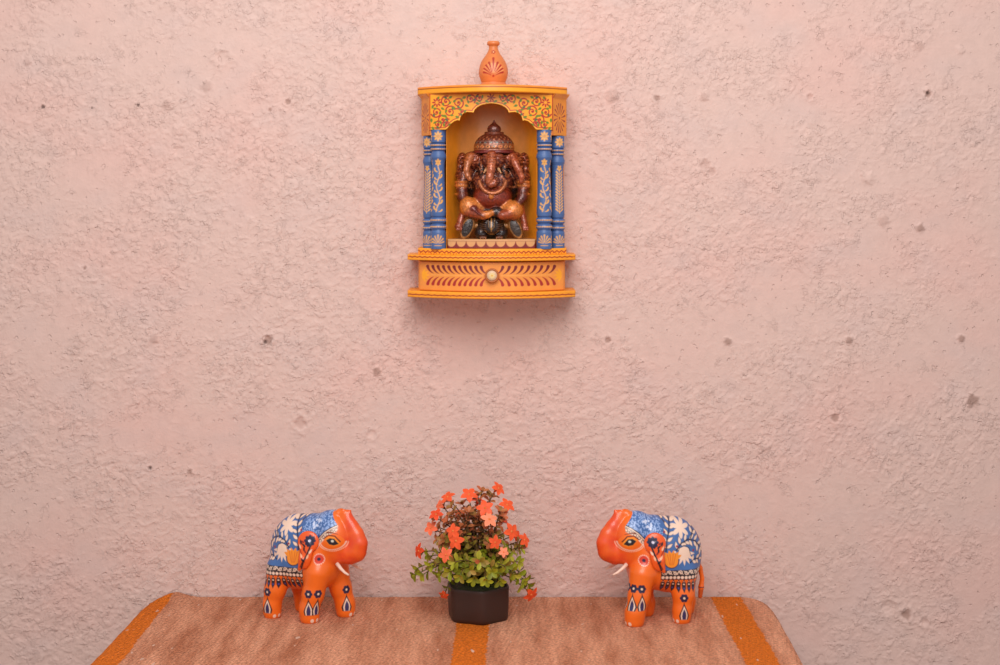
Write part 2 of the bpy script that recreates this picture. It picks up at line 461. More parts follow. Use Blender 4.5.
tag(o, 'pink painted rough plaster wall behind everything', 'wall', kind='structure')
# ------------------------------------------------------------------ the floor below the table
fl = mat_solid('floor_stone', (150, 118, 104), .6, 40, .2, .002)
fx_ = np.linspace(-1.4, 1.4, 15); fy_ = np.linspace(-2.2, 0.0, 12)
Xf, Yf = np.meshgrid(fx_, fy_, indexing='ij')
o = mesh_obj('floor', np.stack([Xf, Yf, 0 * Xf], -1).reshape(-1, 3), grid_faces(15, 12), fl)
tag(o, 'plain stone floor under the table', 'floor', kind='structure')

#@@ TABLE
# ================================================================== table under the rug
m_wood = mat_solid('dark_table_wood', (96, 58, 36), .5, 60, .2, .001)
TL, TR, TF = -.345, .256, -.46                         # sides and front of the table top
def rounded_outline(x0, x1, yb, yf, r, n=8):
    P = []
    for cx, cy, a0 in ((x1 - r, yb - r, 0), (x0 + r, yb - r, 90), (x0 + r, yf + r, 180), (x1 - r, yf + r, 270)):
        for k in range(n + 1):
            a = math.radians(a0 + 90 * k / n); P.append((cx + r * math.cos(a), cy + r * math.sin(a)))
    return P
def prism(P, z0, z1, bev=.0):
    n = len(P)
    V = [(x, y, z0) for x, y in P] + [(x, y, z1) for x, y in P]
    F = [tuple(range(n))[::-1], tuple(range(n, 2 * n))] + [(i, (i + 1) % n, n + (i + 1) % n, n + i) for i in range(n)]
    return V, F
tab = empty('side_table', ((TL + TR) / 2, -.23, 0))
tag(tab, 'table against the pink wall, its top hidden under the striped rug', 'table')
V, F = prism(rounded_outline(TL, TR, -.006, TF, .02), ZT - .034, ZT - .0052)
mesh_obj('table_top', V, F, m_wood, tab, smooth=False)
for x in (TL + .035, TR - .035):
    for y in (-.045, TF + .04):
        V, F = prism(rounded_outline(x - .02, x + .02, y + .02, y - .02, .006, 3), 0, ZT - .034)
        mesh_obj('leg', V, F, m_wood, tab, smooth=False)

# ================================================================== rug
nx, ny = 420, 300
Lp = [(0, -.326), (.004, -.331), (.012, -.339), (.022, -.345), (.05, -.3475), (.10, -.3485), (.235, -.352), (.47, -.352)]
Rp = [(0, .247), (.004, .2525), (.012, .2585), (.026, .2625), (.05, .2643), (.08, .264), (.17, .2618), (.235, .2598), (.47, .258)]
ty = np.r_[np.linspace(0, .05, 70), np.linspace(.05, .475, ny - 69)[1:]]
xl = np.interp(ty, *zip(*Lp)); xr = np.interp(ty, *zip(*Rp))
sx = np.linspace(0, 1, nx)
Xr = xl[None, :] + (xr - xl)[None, :] * sx[:, None]
Yr = -np.repeat(ty[None, :], nx, 0)
Yr = Yr - .0035 - .0012 * fbm(Xr * 30, Yr * 0 + 3, 5, 3) * (1 - sstep(0, .04, -Yr))
wav = .0008 * fbm(Xr * 14, Yr * 9, 12, 2) + .0005 * fbm(Xr * 60, Yr * 40, 15, 2)
edge = np.minimum(Xr - xl[None, :], xr[None, :] - Xr)
Zr = ZT + wav + .006 * sstep(-.30, -.33, Xr) * sstep(.03, .0, -Yr)     # the back corner curls up a little at the wall
Zr = Zr - .0018 * sstep(.006, 0, edge) ** 2
top = np.stack([Xr, Yr, Zr], -1)
bot = top.copy(); bot[..., 2] -= .0045
# hems: rows that hang down over the sides and the front of the table
def hang(row, dx, dy, n=7, L=.035):
    return [row + np.array([dx * .0025 * math.sin(min(1, t * 3) * PI / 2), dy * .0025 * math.sin(min(1, t * 3) * PI / 2), -L * t]) for t in np.linspace(0, 1, n)[1:]]
left = np.array(hang(top[0], -1, 0))[::-1]; right = np.array(hang(top[-1], 1, 0))
full = np.concatenate([left, top, right], 0)
fr = np.array(hang(full[:, -1], 0, -1)).transpose(1, 0, 2)
full = np.concatenate([full, fr], 1)
NX, NY = full.shape[:2]
V = np.concatenate([full.reshape(-1, 3)])
inner = full.copy(); inner[..., 2] -= .0042
m6 = 6
inner[:m6, :, 0] += .003; inner[-m6:, :, 0] -= .003; inner[:, -m6:, 1] += .003
F = [grid_faces(NX, NY, 0, True), grid_faces(NX, NY, NX * NY)]
def strip(ids, flip):
    a = np.array(ids); q = np.stack([a[:-1], a[1:], a[1:] + NX * NY, a[:-1] + NX * NY], 1)
    return q[:, ::-1] if flip else q
F += [strip(np.arange(NX) * NY, False), strip(np.arange(NX) * NY + NY - 1, True), strip(np.arange(NY), True), strip(np.arange(NY) + (NX - 1) * NY, False)]
V = np.concatenate([V, inner.reshape(-1, 3)])
m_rug, nt, b = newmat('jute_rug')
tc = nt.nodes.new('ShaderNodeTexCoord'); sep = nt.nodes.new('ShaderNodeSeparateXYZ')
nt.links.new(tc.outputs['Object'], sep.inputs[0])
def math_(op, a, b=None, c=None):
    n = nt.nodes.new('ShaderNodeMath'); n.operation = op
    for i, v in enumerate((a, b, c)):
        if v is None: continue
        if isinstance(v, (int, float)): n.inputs[i].default_value = v
        else: nt.links.new(v, n.inputs[i])
    return n.outputs[0]
jag = tex_noise(nt, 260, 2, .6); slow = tex_noise(nt, 9, 2, .5)
xx = math_('ADD', sep.outputs['X'], math_('MULTIPLY', math_('SUBTRACT', jag.outputs['Fac'], .5), .006))
xx = math_('ADD', xx, math_('MULTIPLY', math_('SUBTRACT', slow.outputs['Fac'], .5), .005))
xc = math_('ADD', xx, math_('MULTIPLY', sep.outputs['Y'], -.022))   # the middle stripe runs very slightly askew
def band(x, a, b_, soft=.0006):
    return math_('MULTIPLY', math_('SMOOTHSTEP', x, a - soft, a + soft) if False else smooth(x, a, soft), math_('SUBTRACT', 1, smooth(x, b_, soft)))
def smooth(x, a, soft):
    mr = nt.nodes.new('ShaderNodeMapRange'); mr.interpolation_type = 'SMOOTHSTEP'
    mr.inputs['From Min'].default_value = a - soft; mr.inputs['From Max'].default_value = a + soft
    nt.links.new(x, mr.inputs['Value']); return mr.outputs['Result']
st = math_('MAXIMUM', math_('MAXIMUM', band(xx, .2105, .2405), band(xc, -.038, -.0075)), band(xx, -.5, -.3265))
mp = nt.nodes.new('ShaderNodeMapping'); mp.inputs['Scale'].default_value = (60, 9, 1)
nt.links.new(tc.outputs['Object'], mp.inputs['Vector'])
tn = nt.nodes.new('ShaderNodeTexNoise'); tn.inputs['Scale'].default_value = 1; tn.inputs['Detail'].default_value = 4; tn.inputs['Roughness'].default_value = .6
nt.links.new(mp.outputs[0], tn.inputs['Vector'])
ramp = nt.nodes.new('ShaderNodeValToRGB')
ramp.color_ramp.elements[0].position = .32; ramp.color_ramp.elements[0].color = (*lin((184, 116, 84)), 1)
ramp.color_ramp.elements[1].position = .62; ramp.color_ramp.elements[1].color = (*lin((228, 162, 128)), 1)
nt.links.new(tn.outputs['Fac'], ramp.inputs[0])
fine = tex_noise(nt, 420, 3, .7)
mixo = nt.nodes.new('ShaderNodeMix'); mixo.data_type = 'RGBA'
nt.links.new(st, mixo.inputs['Factor']); nt.links.new(ramp.outputs[0], mixo.inputs[6]); mixo.inputs[7].default_value = (*lin((222, 116, 34)), 1)
colr = varied(nt, mixo.outputs[2], fine, .58, 1.32)
lint = nt.nodes.new('ShaderNodeTexNoise'); lint.inputs['Scale'].default_value = 150; lint.inputs['Detail'].default_value = 1; ml_ = nt.nodes.new('ShaderNodeMapping'); ml_.inputs['Scale'].default_value = (1, .3, 1); nt.links.new(tc.outputs['Object'], ml_.inputs['Vector']); nt.links.new(ml_.outputs[0], lint.inputs['Vector']); lf = nt.nodes.new('ShaderNodeMapRange'); lf.inputs['From Min'].default_value = .735; lf.inputs['From Max'].default_value = .76
nt.links.new(lint.outputs['Fac'], lf.inputs['Value'])
mixl = nt.nodes.new('ShaderNodeMix'); mixl.data_type = 'RGBA'
nt.links.new(lf.outputs['Result'], mixl.inputs['Factor']); nt.links.new(colr, mixl.inputs[6]); mixl.inputs[7].default_value = (*lin((226, 186, 164)), 1)
nt.links.new(mixl.outputs[2], b.inputs['Base Color'])
b.inputs['Roughness'].default_value = .9; b.inputs['Specular IOR Level'].default_value = .15
# woven ribs: fine diagonal twill plus fibre noise
mpw = nt.nodes.new('ShaderNodeMapping'); mpw.inputs['Rotation'].default_value = (0, 0, math.radians(9))
nt.links.new(tc.outputs['Object'], mpw.inputs['Vector'])
wv = nt.nodes.new('ShaderNodeTexWave'); wv.inputs['Scale'].default_value = 84; wv.inputs['Distortion'].default_value = 4.5; wv.inputs['Detail'].default_value = 2; wv.inputs['Detail Scale'].default_value = 3
nt.links.new(mpw.outputs[0], wv.inputs['Vector'])
hgt = math_('ADD', math_('MULTIPLY', wv.outputs['Fac'], .55), math_('MULTIPLY', fine.outputs['Fac'], 1.0))
bump(nt, b, hgt, 1.0, .0018)
rug = mesh_obj('striped_rug', V, np.concatenate(F), m_rug)
tag(rug, 'tan woven rug with three orange stripes spread over the table', 'rug')

#@@ SHRINE
# ================================================================== wall shrine
OR = (238, 150, 44); ORD = (226, 128, 36); RED = (158, 36, 26); MAR = (120, 30, 34); GRN = (104, 124, 34); BLU = (70, 98, 148); GOLD = (230, 168, 86)
m_pt = mat_paint('shrine_paint', .42, 700, .12, .0003)
m_gl = mat_paint('shrine_inside_paint', .38, 260, .35, .0007)
XC = 492.5
sb = W(XC, 298, 0)
shr = empty('wall_shrine', sb)
tag(shr, 'small orange and blue painted wooden shrine with a drawer, hung on the wall', 'shrine')
B0 = .0018                                              # back of everything, clear of the plaster
def design(V, dep):                                     # metres -> photo-size units on the shrine front
    s = S(dep); return V[:, 0] / s + 500, 190 - (V[:, 2] - ZH) / s
def block(name, p0, p1, y0, y1, dE, dC, base, parent=None, back=None, paint=None, rnd=.0009, step=.00045, mat=None, ylo=None):
    """bowed block given by its photo outline at the ends: x p0..p1, y y0 (top)..y1 (bottom)"""
    s = S(dE); x0 = (p0 - 500) * s; x1 = (p1 - 500) * s
    sc = S((dE + dC) / 2)
    zt = ZH + (190 - y0) * sc; zb = ZH + (190 - y1) * sc
    V, F, fr = bowed_block(x0, x1, zb if ylo is None else ylo, zt, para((x0 + x1) / 2, (x1 - x0) / 2, dE / 1000, dC / 1000), B0 if back is None else back, step, rnd)
    P = Paint(len(V), base)
    u, v = design(V, (dE + dC) / 2)
    P.chart(u, v, fr, .3)
    if paint: paint(P)
    return mesh_obj(name, V, F, mat or m_pt, parent or shr, P.c)
def zigzag(P, x0, x1, y, amp, step, w, col):
    n = int((x1 - x0) / step); pts = [(x0 + step * i, y + amp * (1 if i % 2 else -1)) for i in range(n + 1)]
    P.line(pts, w, col)
def base_pl(P):
    P.line([(400, 295.2), (585, 295.2)], 1.0, (172, 74, 18)); zigzag(P, 409, 575, 295.1, .5, 3.2, .8, RED)
block('bottom_plate', 407.5, 575.5, 291.6, 298, 50, 82, (246, 158, 36), paint=base_pl)
def mid_pl(P):
    P.line([(400, 257.3), (585, 257.3)], .9, (206, 100, 22)); zigzag(P, 409, 575, 257.2, .6, 2.6, .9, RED)
block('shelf_plate', 407.5, 575.5, 255.2, 260.6, 50, 82, (246, 158, 36), paint=mid_pl)
def tier(P):
    zigzag(P, 418, 567, 251.8, .9, 2.4, 1.1, RED)
    for k in range(52): P.ell(419.5 + 2.85 * k, 253.6 + .5 * math.sin(k * 1.7), .5, .5, RED)
block('shelf_step', 418, 566.5, 248.6, 255.4, 46, 76, (248, 160, 34), paint=tier)
# drawer case and its front
block('drawer_case', 418.5, 565, 260.6, 291.6, 44, 66, (232, 140, 50))
def fern(P):
    P.rect(410, 255, 580, 295, (234, 146, 62))
    for s_, x0, xe in ((-1, 483, 429), (1, 501, 553)):
        n = 11 if s_ < 0 else 9
        P.line([(x0, 275), (xe + s_ * -2, 275)], .7, (240, 166, 84))
        for k in range(n):
            x = x0 + (xe - x0) * k / (n - 1)
            # upper and lower strokes sweeping away from the knob
            P.drop(x - s_ * 4.2, 273.4, 9.4, 3.2, math.atan2(-7.0, s_ * 5.2), MAR, bend=-s_ * .95)
            P.drop(x - s_ * 4.2, 277.0, 9.6, 3.2, math.atan2(7.2, s_ * 5.0), (166, 40, 34), bend=s_ * .95)
    for x, sg in ((424.5, 1), (559, -1)):
        for k in range(5):
            a = (k - 2) * .55; P.leaf(x - sg * 3, 275.5, 8, 2.6, a if sg > 0 else PI - a, (246, 164, 34))
    P.line([(412, 261.5), (578, 261.5)], 1.2, (186, 92, 24))
    P.line([(412, 290.6), (578, 290.6)], .7, (200, 100, 30))
drw = block('drawer', 419.5, 564, 261.2, 291.2, 48, 76, (236, 148, 64), paint=fern, back=.040)
# knob on the drawer
kp = W(492, 275.3, 76)
prof = smooth_prof([(.0001, .0062), (.003, .0061), (.0046, .0054), (.0050, .0048), (.0056, .0058), (.0066, .0056), (.0069, .0042), (.0062, .0022), (.0046, .0004), (.004, -.003)], 60)[::-1]
V, F, ang, zz = lathe(prof, 0, 0, 40)
rr = np.hypot(V[:, 0], V[:, 1]); kc = np.where(rr[:, None] < .0050, lin((208, 172, 138)), lin((176, 94, 40)))
P = Paint(len(V), kc); P.chart(V[:, 0] * 1000, V[:, 1] * 1000, V[:, 2] > .004, .25)
P.flower(0, 0, 3.2, 8, (226, 196, 130), (222, 160, 60))
Vk = np.c_[kp[0] + V[:, 0], kp[1] - V[:, 2], kp[2] + V[:, 1]]
mesh_obj('knob', Vk, F, m_pt, drw, P.c)

# ---- niche: back panel and side walls
def niche_sheet():
    """bent sheet: flat in the middle, curling forward to the front pillars"""
    us = np.linspace(-45.5, 45.5, 120); zs = np.linspace(W(0, 249.5, 30)[2], W(0, 93.2, 30)[2], 110)
    dp = 9 + 44 * np.abs(us / 45.5) ** 3.2
    sc_ = np.array([S(d) for d in dp])
    U, Z_ = np.meshgrid(us, zs, indexing='ij')
    Xp = np.repeat(((491.8 + us - 500) * sc_)[:, None], len(zs), 1); Yp = np.repeat((-dp / 1000)[:, None], len(zs), 1)
    Vf = np.stack([Xp, Yp, Z_], -1).reshape(-1, 3); Vb = Vf + np.array([0, .0028, 0]); N = len(Vf); n, m = len(us), len(zs)
    ring = np.array([i * m for i in range(n)] + [(n - 1) * m + k for k in range(1, m)] + [i * m + m - 1 for i in range(n - 2, -1, -1)] + [k for k in range(m - 2, 0, -1)])
    nx_ = np.roll(ring, -1)
    F = np.concatenate([grid_faces(n, m), grid_faces(n, m, N, True), np.stack([ring, ring + N, nx_ + N, nx_], 1)])
    V = np.vstack([Vf, Vb]); P = Paint(len(V), (242, 150, 34))
    P.chart(np.tile(U.ravel(), 2), np.tile(190 - (Z_.ravel() - ZH) / S(20), 2), None, 3.0)
    P.poly([(-33, 255), (-33, 134), (-26, 118), (-12, 108), (14, 108), (28, 118), (35, 134), (35, 255)], (230, 156, 92), .7)  # paler arch: sheen of the glossy lining, put into the colour
    return mesh_obj('niche_lining', V, F, m_gl, shr, P.c)
niche_sheet()
block('back_panel', 424, 564, 90, 250, 6, 6, (222, 130, 30), mat=m_gl, step=.002)
ztp = W(0, 93, 45)[2]; zbt = W(0, 249.5, 45)[2]
def quad_wall(name, pts, col, thick=.004):
    """vertical board through plan points (px, dep)"""
    P = [np.array([(px - 500) * S(d), -d / 1000]) for px, d in pts]
    n = len(P); nrm = []
    for k in range(n):
        t = P[min(k + 1, n - 1)] - P[max(k - 1, 0)]; t /= np.linalg.norm(t); nrm.append(np.array([-t[1], t[0]]))
    out = [p + q * thick / 2 for p, q in zip(P, nrm)]; inn = [p - q * thick / 2 for p, q in zip(P, nrm)]
    ringp = out + inn[::-1]
    V, F = prism([tuple(p) for p in ringp], zbt, ztp)
    return mesh_obj(name, V, F, m_gl, shr, np.tile(lin(col), (len(V), 1)), smooth=False)
quad_wall('side_panel', [(427, 6), (430, 44)], (226, 132, 34)); quad_wall('side_panel', [(562, 6), (558, 44)], (226, 132, 34))

# ---- roof plate and its cove
def roof_pl(P):
    P.rect(405, 84, 580, 87.6, (240, 142, 44)); P.line([(405, 88.2), (580, 88.2)], 1.0, (150, 56, 16)); P.rect(405, 88.8, 580, 95, (250, 164, 34))
block('roof_plate', 417.6, 567.2, 85.9, 93.2, 46, 92, (240, 150, 40), paint=roof_pl, rnd=.0012)
block('roof_cove', 421.5, 563.5, 93.2, 96.5, 46, 66, (232, 140, 40))
# ---- finial
fd = 52
fp = W(493.4, 85, fd); s = S(fd)
prof = [(13.2, 86.4), (13.4, 84.8), (12.2, 82.8), (12.9, 80), (14.2, 76), (14.6, 72), (13.9, 67), (11.9, 61.5), (9.0, 57), (6.6, 53.5), (5.0, 50), (4.4, 47.4), (4.8, 46), (6.0, 45), (6.4, 43.4), (6.0, 42), (5.2, 41.3), (3, 41.1), (.1, 41.1)]
prof = smooth_prof([(r * s, ZH + (190 - y) * s) for r, y in prof], 150)
V, F, ang, zz = lathe(prof, fp[0], fp[1], 90)
P = Paint(len(V), (216, 122, 64))
rad = np.hypot(V[:, 0] - fp[0], V[:, 1] - fp[1]) / s
for off in (-PI / 2, PI / 6, 5 * PI / 6):
    da = (ang - off + PI) % (2 * PI) - PI
    P.chart(da * np.maximum(rad, 6) * .95, 190 - (zz - ZH) / s, np.abs(da) < 1.2, .3)
    for k in range(9):
        t = (k - 4) * .36
        P.drop(2.2 * math.sin(t) , 76.5 - 2.0 * math.cos(t), 12.5 - 1.0 * abs(k - 4) + (3.0 if k == 4 else 0), 2.2, -PI / 2 + t * .85, (168, 42, 26), bend=t * .35)
        if k < 8: P.drop(1.6 * math.sin(t + .18), 76 - 2.0 * math.cos(t + .18), 10, .9, -PI / 2 + (t + .18) * .85, (240, 168, 104))
    P.ell(0, 76.8, 1.2, 1.2, (180, 50, 20))
    P.flower(0, 52.5, 2.2, 5, (170, 50, 30), (250, 200, 140))
P.chart(zz * 0 + 0, 190 - (zz - ZH) / s, None, .3)
P.rect(-1, 44.0, 1, 44.8, (206, 100, 40)); P.rect(-1, 81.6, 1, 82.6, (206, 104, 40))
mesh_obj('finial', V, F, m_pt, shr, P.c)

# ---- cusped arch (valance)
dVE, dVC = 60, 72
arch_half = [(0, 103.6), (5, 104.2), (10, 105.4), (14, 107.6), (16.6, 110.2), (17.6, 113.0), (18.8, 112.6), (24, 112.2), (28, 113.8), (30.6, 117), (31.6, 121.0), (33.2, 120.2), (37, 121.4), (40.5, 124.2), (43.5, 128), (45.4, 129.6), (70, 129.6)]
ax_, ay_ = zip(*arch_half)
XA = 491.2
sV = S((dVE + dVC) / 2)
def arch_lo(x):
    u = np.abs(x / sV + 500 - XA); return ZH + (190 - np.interp(u, ax_, ay_)) * sV
def arch_paint(P):
    P.rect(420, 85, 560, 135, (244, 160, 34))
    edge = [(XA - u, y) for u, y in arch_half[::-1]] + [(XA + u, y) for u, y in arch_half[1:]]
    P.line(edge, 4.8, (178, 48, 26)); P.line(edge, 2.8, (250, 176, 60))
    P.line([(429.6, 92), (429.6, 131)], 1.0, (178, 48, 26)); P.line([(552.6, 92), (552.6, 131)], 1.0, (178, 48, 26))
    P.line([(429, 94.0), (553, 94.0)], .8, (186, 70, 24))
    for sg in (-1, 1):
        X_ = lambda u: XA + sg * u
        for (u, y, r, t, a0) in ((49, 119.8, 6.0, 1.5, 2.0), (44.5, 123.2, 4.6, 1.4, 4.2), (55, 112, 5.6, 1.6, .4), (41, 111.6, 6.0, 1.6, 3.6), (33, 103, 6.2, 1.6, 1.2), (45, 101.6, 5.8, 1.6, 4.4), (20.5, 99.4, 5.2, 1.6, 2.4), (11.5, 98.4, 4.0, 1.3, 5.0), (29, 112, 3.6, 1.2, .5), (53.5, 124, 4.6, 1.5, 1.0)):
            P.spiral(X_(u), y, r, t, a0 if sg > 0 else PI - a0, 1.5, (176, 44, 34), sg)
            P.ell(X_(u), y, 1.1, 1.1, (170, 40, 40))
            for q in range(3):
                aa = a0 + 2.1 * q; P.leaf(X_(u) + .62 * r * math.cos(aa) * sg, y + .62 * r * math.sin(aa), 4.0, 2.2, math.atan2(math.sin(aa + 1.6), sg * math.cos(aa + 1.6)), GRN if q else (70, 104, 60))
        for (u, y, an) in ((58, 104.5, 1.2), (38.5, 106.6, 2.2), (50.5, 107.5, 2.6), (26.5, 105.2, 2.8), (60, 118, 1.6), (36, 116.6, 2.9), (15.8, 103, 2.8), (59.6, 126.5, 2.2), (47, 114.6, 2.2), (25, 97, .4), (39, 96.4, .5), (52, 96.4, .9), (6, 100.6, 2.6)):
            P.leaf(X_(u), y, 4.6, 2.5, an if sg > 0 else PI - an, GRN); 
        P.flower(X_(54.4), 102.3, 4.9, 8, (172, 34, 38), (240, 160, 50), wd=.85, r0=.3)
    P.flower(XA, 98.2, 4.6, 7, (150, 40, 26), (120, 40, 24), wd=.8, r0=.2)
block('arch_valance', 429, 553, 93.2, 129.6, dVE, dVC, (246, 170, 60), back=para((491 - 500) * S(dVE), 62 * S(dVE), dVE / 1000 - .006, dVC / 1000 - .006), ylo=arch_lo, paint=arch_paint, step=.00036, rnd=.0005)

# ---- corner fascias above the rear pillars
def fascia(name, pA, dA, pB, dB, y0, y1, sg):
    """board turned to the side: plan from (pA,dA) front to (pB,dB) back"""
    a = np.array([(pA - 500) * S(dA), -dA / 1000]); b_ = np.array([(pB - 500) * S(dB), -dB / 1000])
    n = 70; L = np.linalg.norm(b_ - a)
    zt = W(0, y0, dB)[2]; zb = W(0, y1, dB)[2]; m = 90
    t = np.linspace(0, 1, n); z = np.linspace(zb, zt, m)
    T, Z_ = np.meshgrid(t, z, indexing='ij')
    nr = np.array([-(b_ - a)[1], (b_ - a)[0]]) / L
    if nr[1] > 0: nr = -nr
    XY = a + (b_ - a) * T[..., None]
    # the top flares out into a cove
    fl_ = .0035 * sstep(.86, 1.0, (Z_ - zb) / (zt - zb))
    XY = XY + nr * fl_[..., None]
    Vf = np.concatenate([XY, Z_[..., None]], -1).reshape(-1, 3)
    Vb = Vf.copy(); Vb[:, :2] = (a + (b_ - a) * T[..., None] - nr * .006).reshape(-1, 2)
    f = grid_faces(n, m, 0, sg < 0); N = len(Vf)
    ring = np.array([i * m for i in range(n)] + [(n - 1) * m + k for k in range(1, m)] + [i * m + m - 1 for i in range(n - 2, -1, -1)] + [k for k in range(m - 2, 0, -1)])
    nx_ = np.roll(ring, -1); q = np.stack([ring, ring + N, nx_ + N, nx_], 1)
    V = np.vstack([Vf, Vb]); F = np.concatenate([f, grid_faces(n, m, N, sg > 0), q if sg > 0 else q[:, ::-1]])
    P = Paint(len(V), (230, 140, 40)); u = np.tile((T.ravel() - .5) * L * 1000, 2); v = np.tile((Z_.ravel() - zb) * 1000, 2)
    P.chart(u, v, np.arange(len(V)) < N, .3)
    w_ = L * 1000
    for k in range(16):
        t_ = 2 * PI * k / 16 + .2
        ex, ey = .40 * w_ * math.cos(t_), 14.5 * math.sin(t_)
        P.drop(ex * .28, 17 + ey * .28, math.hypot(ex, ey) * .68, 1.7, math.atan2(ey, ex), (140, 26, 36), bend=.35)
    P.ell(0, 17, 1.0, 1.4, (140, 26, 36))
    P.line([(-w_ / 2 + .6, 0), (-w_ / 2 + .6, 40)], 1.0, (170, 60, 26))
    return mesh_obj(name, V, F, m_pt, shr, P.c)
fascia('corner_panel', 429.5, 58, 421.5, 36, 94.6, 136, -1)
fascia('corner_panel', 552.5, 58, 566.5, 36, 94.6, 136, 1)

# ---- turned pillars
def pillar(px, dep, y0, y1, rw, style, rot=0):
    s = S(dep); c = W(px, y1, dep); H = y1 - y0
    f = lambda y: y1 - (y - 130.0) / 118.0 * H          # nominal profile spans y 130..248
    nom = [(7.6, 130.2), (7.7, 131), (7.7, 142.2), (7.2, 143), (6.6, 143.6), (8.0, 144.4), (8.2, 145.4), (7.4, 146.4), (6.7, 147.2), (8.0, 148.2), (8.2, 149.2), (7.4, 150.2), (6.5, 151.2), (7.2, 153), (8.1, 155.5), (8.2, 157.5), (7.0, 160.5), (6.4, 165), (6.5, 175), (7.0, 190), (7.6, 205), (7.9, 212), (7.6, 215), (6.6, 216.6), (8.0, 217.6), (8.5, 219.2), (8.0, 221.2), (6.8, 222.4), (6.6, 223.4), (8.0, 224.2), (8.5, 226), (8.2, 227.6), (6.9, 228.8), (7.4, 230.2), (8.0, 231.6), (8.0, 246.5), (7.8, 248)]
    prof = [(r * rw / 8.0 * s, ZH + (190 - (y0 + (y - 130) / 118.0 * H)) * s) for r, y in nom][::-1]
    prof = [(.0003, prof[0][1])] + prof + [(.0003, prof[-1][1])]
    V, F, ang, zz = lathe(prof, c[0], c[1], 64, .0005)
    P = Paint(len(V), BLU)
    v = 130 + ((190 - (zz - ZH) / s) - y0) * 118.0 / H
    P.chart(np.zeros(len(V)), v, None, .35)
    for y in (143.3, 147.4, 151.0, 216.4, 222.9, 229.3): P.rect(-1, y - .35, 1, y + .35, (36, 62, 112))
    fy = (190 - (zz - ZH) / s)
    for off in (-PI / 2, 0 if px > 492 else PI):
        da = (ang - off - rot + PI) % (2 * PI) - PI
        P.chart(da * rw, v, np.abs(da) < PI * .45, .32)
        for y in (145.4, 149.2, 219.4, 226.0):
            for q in range(-4, 5): P.ell(q * 2.5 + (.6 if y > 200 else 0), y, 1.0, .55, GOLD)
        P.flower(0, 136.6, 5.0, 8, GOLD, (206, 140, 60), wd=1.0, r0=.25)
        for k in range(7):
            t = (k - 3) * .42; P.drop(1.0 * math.sin(t), 243 - 1.5 * math.cos(t), 7.2 - .5 * abs(k - 3), 1.6, -PI / 2 + t, GOLD)
        P.line([(-3.5, 244.6), (3.5, 244.6)], .7, GOLD)
        if style == 'vine':
            P.flower(0, 162.5, 3.8, 6, GOLD, (210, 140, 60), a0=PI / 2, wd=1.0, r0=.15)
            n = 40; pts = [(2.0 * math.sin(i / n * 2 * PI * 1.75), 167 + 44 * i / n) for i in range(n + 1)]
            P.line(pts, 1.0, GOLD)
            for k in range(7):
                y = 169.5 + 6.3 * k; sg = 1 if k % 2 else -1
                P.drop(sg * .4, y + 2.2, 5.6, 2.5, math.atan2(-3.0, sg * 3.4), GOLD, bend=-sg * 1.4); P.drop(-sg * .6, y + 3.6, 4.0, 1.9, math.atan2(-1.6, -sg * 3), GOLD, bend=sg)
        else:
            P.flower(0, 164, 3.2, 5, GOLD, (210, 140, 60), a0=PI / 2, wd=1.0, r0=.15)
            P.line([(0, 167), (0, 211)], .6, GOLD)
            for k in range(14):
                for sg in (-1, 1): P.drop(0, 171 + 3.0 * k, 5.0, 1.8, math.atan2(-3.0, sg * 3.2), GOLD)
    return mesh_obj('pillar', V, F, m_pt, shr, P.c)
pillar(438.3, 56, 129.8, 248.8, 7.7, 'vine'); pillar(544.2, 56, 129.8, 248.8, 7.7, 'vine')
pillar(430.2, 42, 136.0, 248.5, 7.2, 'fern', -.5); pillar(557.4, 42, 136.0, 248.5, 7.2, 'fern', .3)

# ---- scalloped plinth the idol sits on
def plinth_paint(P):
    P.rect(440, 236, 545, 252, (196, 142, 92)); P.rect(440, 241.2, 545, 252, MAR)
    for k in range(9):
        x = 451.3 + 9.9 * k; P.ell(x, 241.2, 4.6, 5.6, (206, 152, 98)); 
    P.rect(440, 236, 545, 241.2, (204, 150, 98)); P.line([(440, 241.2), (545, 241.2)], .5, (170, 110, 74))
block('plinth', 447.5, 535.5, 239.2, 249, 56, 60, (200, 146, 96), paint=plinth_paint, back=.020)

#@@ IDOL
# ================================================================== idol
idp = W(XC, 239.0, 39); SI = S(42)
idol = empty('elephant_headed_idol', idp)
tag(idol, 'dark bronze idol with several elephant heads and a domed crown, seated inside the wall shrine', 'statue')
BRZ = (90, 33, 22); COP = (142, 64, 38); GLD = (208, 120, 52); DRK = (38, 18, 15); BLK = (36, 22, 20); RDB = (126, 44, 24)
m_idol = mat_paint('bronze_lacquer', .27, 430, .6, .0013, .2, (.62, 1.38), 460, .5, .3)
m_gold = mat_paint('gold_lacquer', .34, 500, .4, .0008, .35, (.8, 1.2), 400)
def place(name, Fd, default, parent, mat, blend=.5, fx=None):
    V, F = Fd.mesh(); c = Fd.colours(V, default, blend)
    if fx is not None: c = fx(V, c)
    Wd = np.c_[V[:, 0] * SI + idp[0], idp[1] - V[:, 1] * SI, V[:, 2] * SI + idp[2]]
    return mesh_obj(name, Wd, F, mat, parent, c)        # axes: x right, y towards the viewer, z up (px units)
H_ = .55
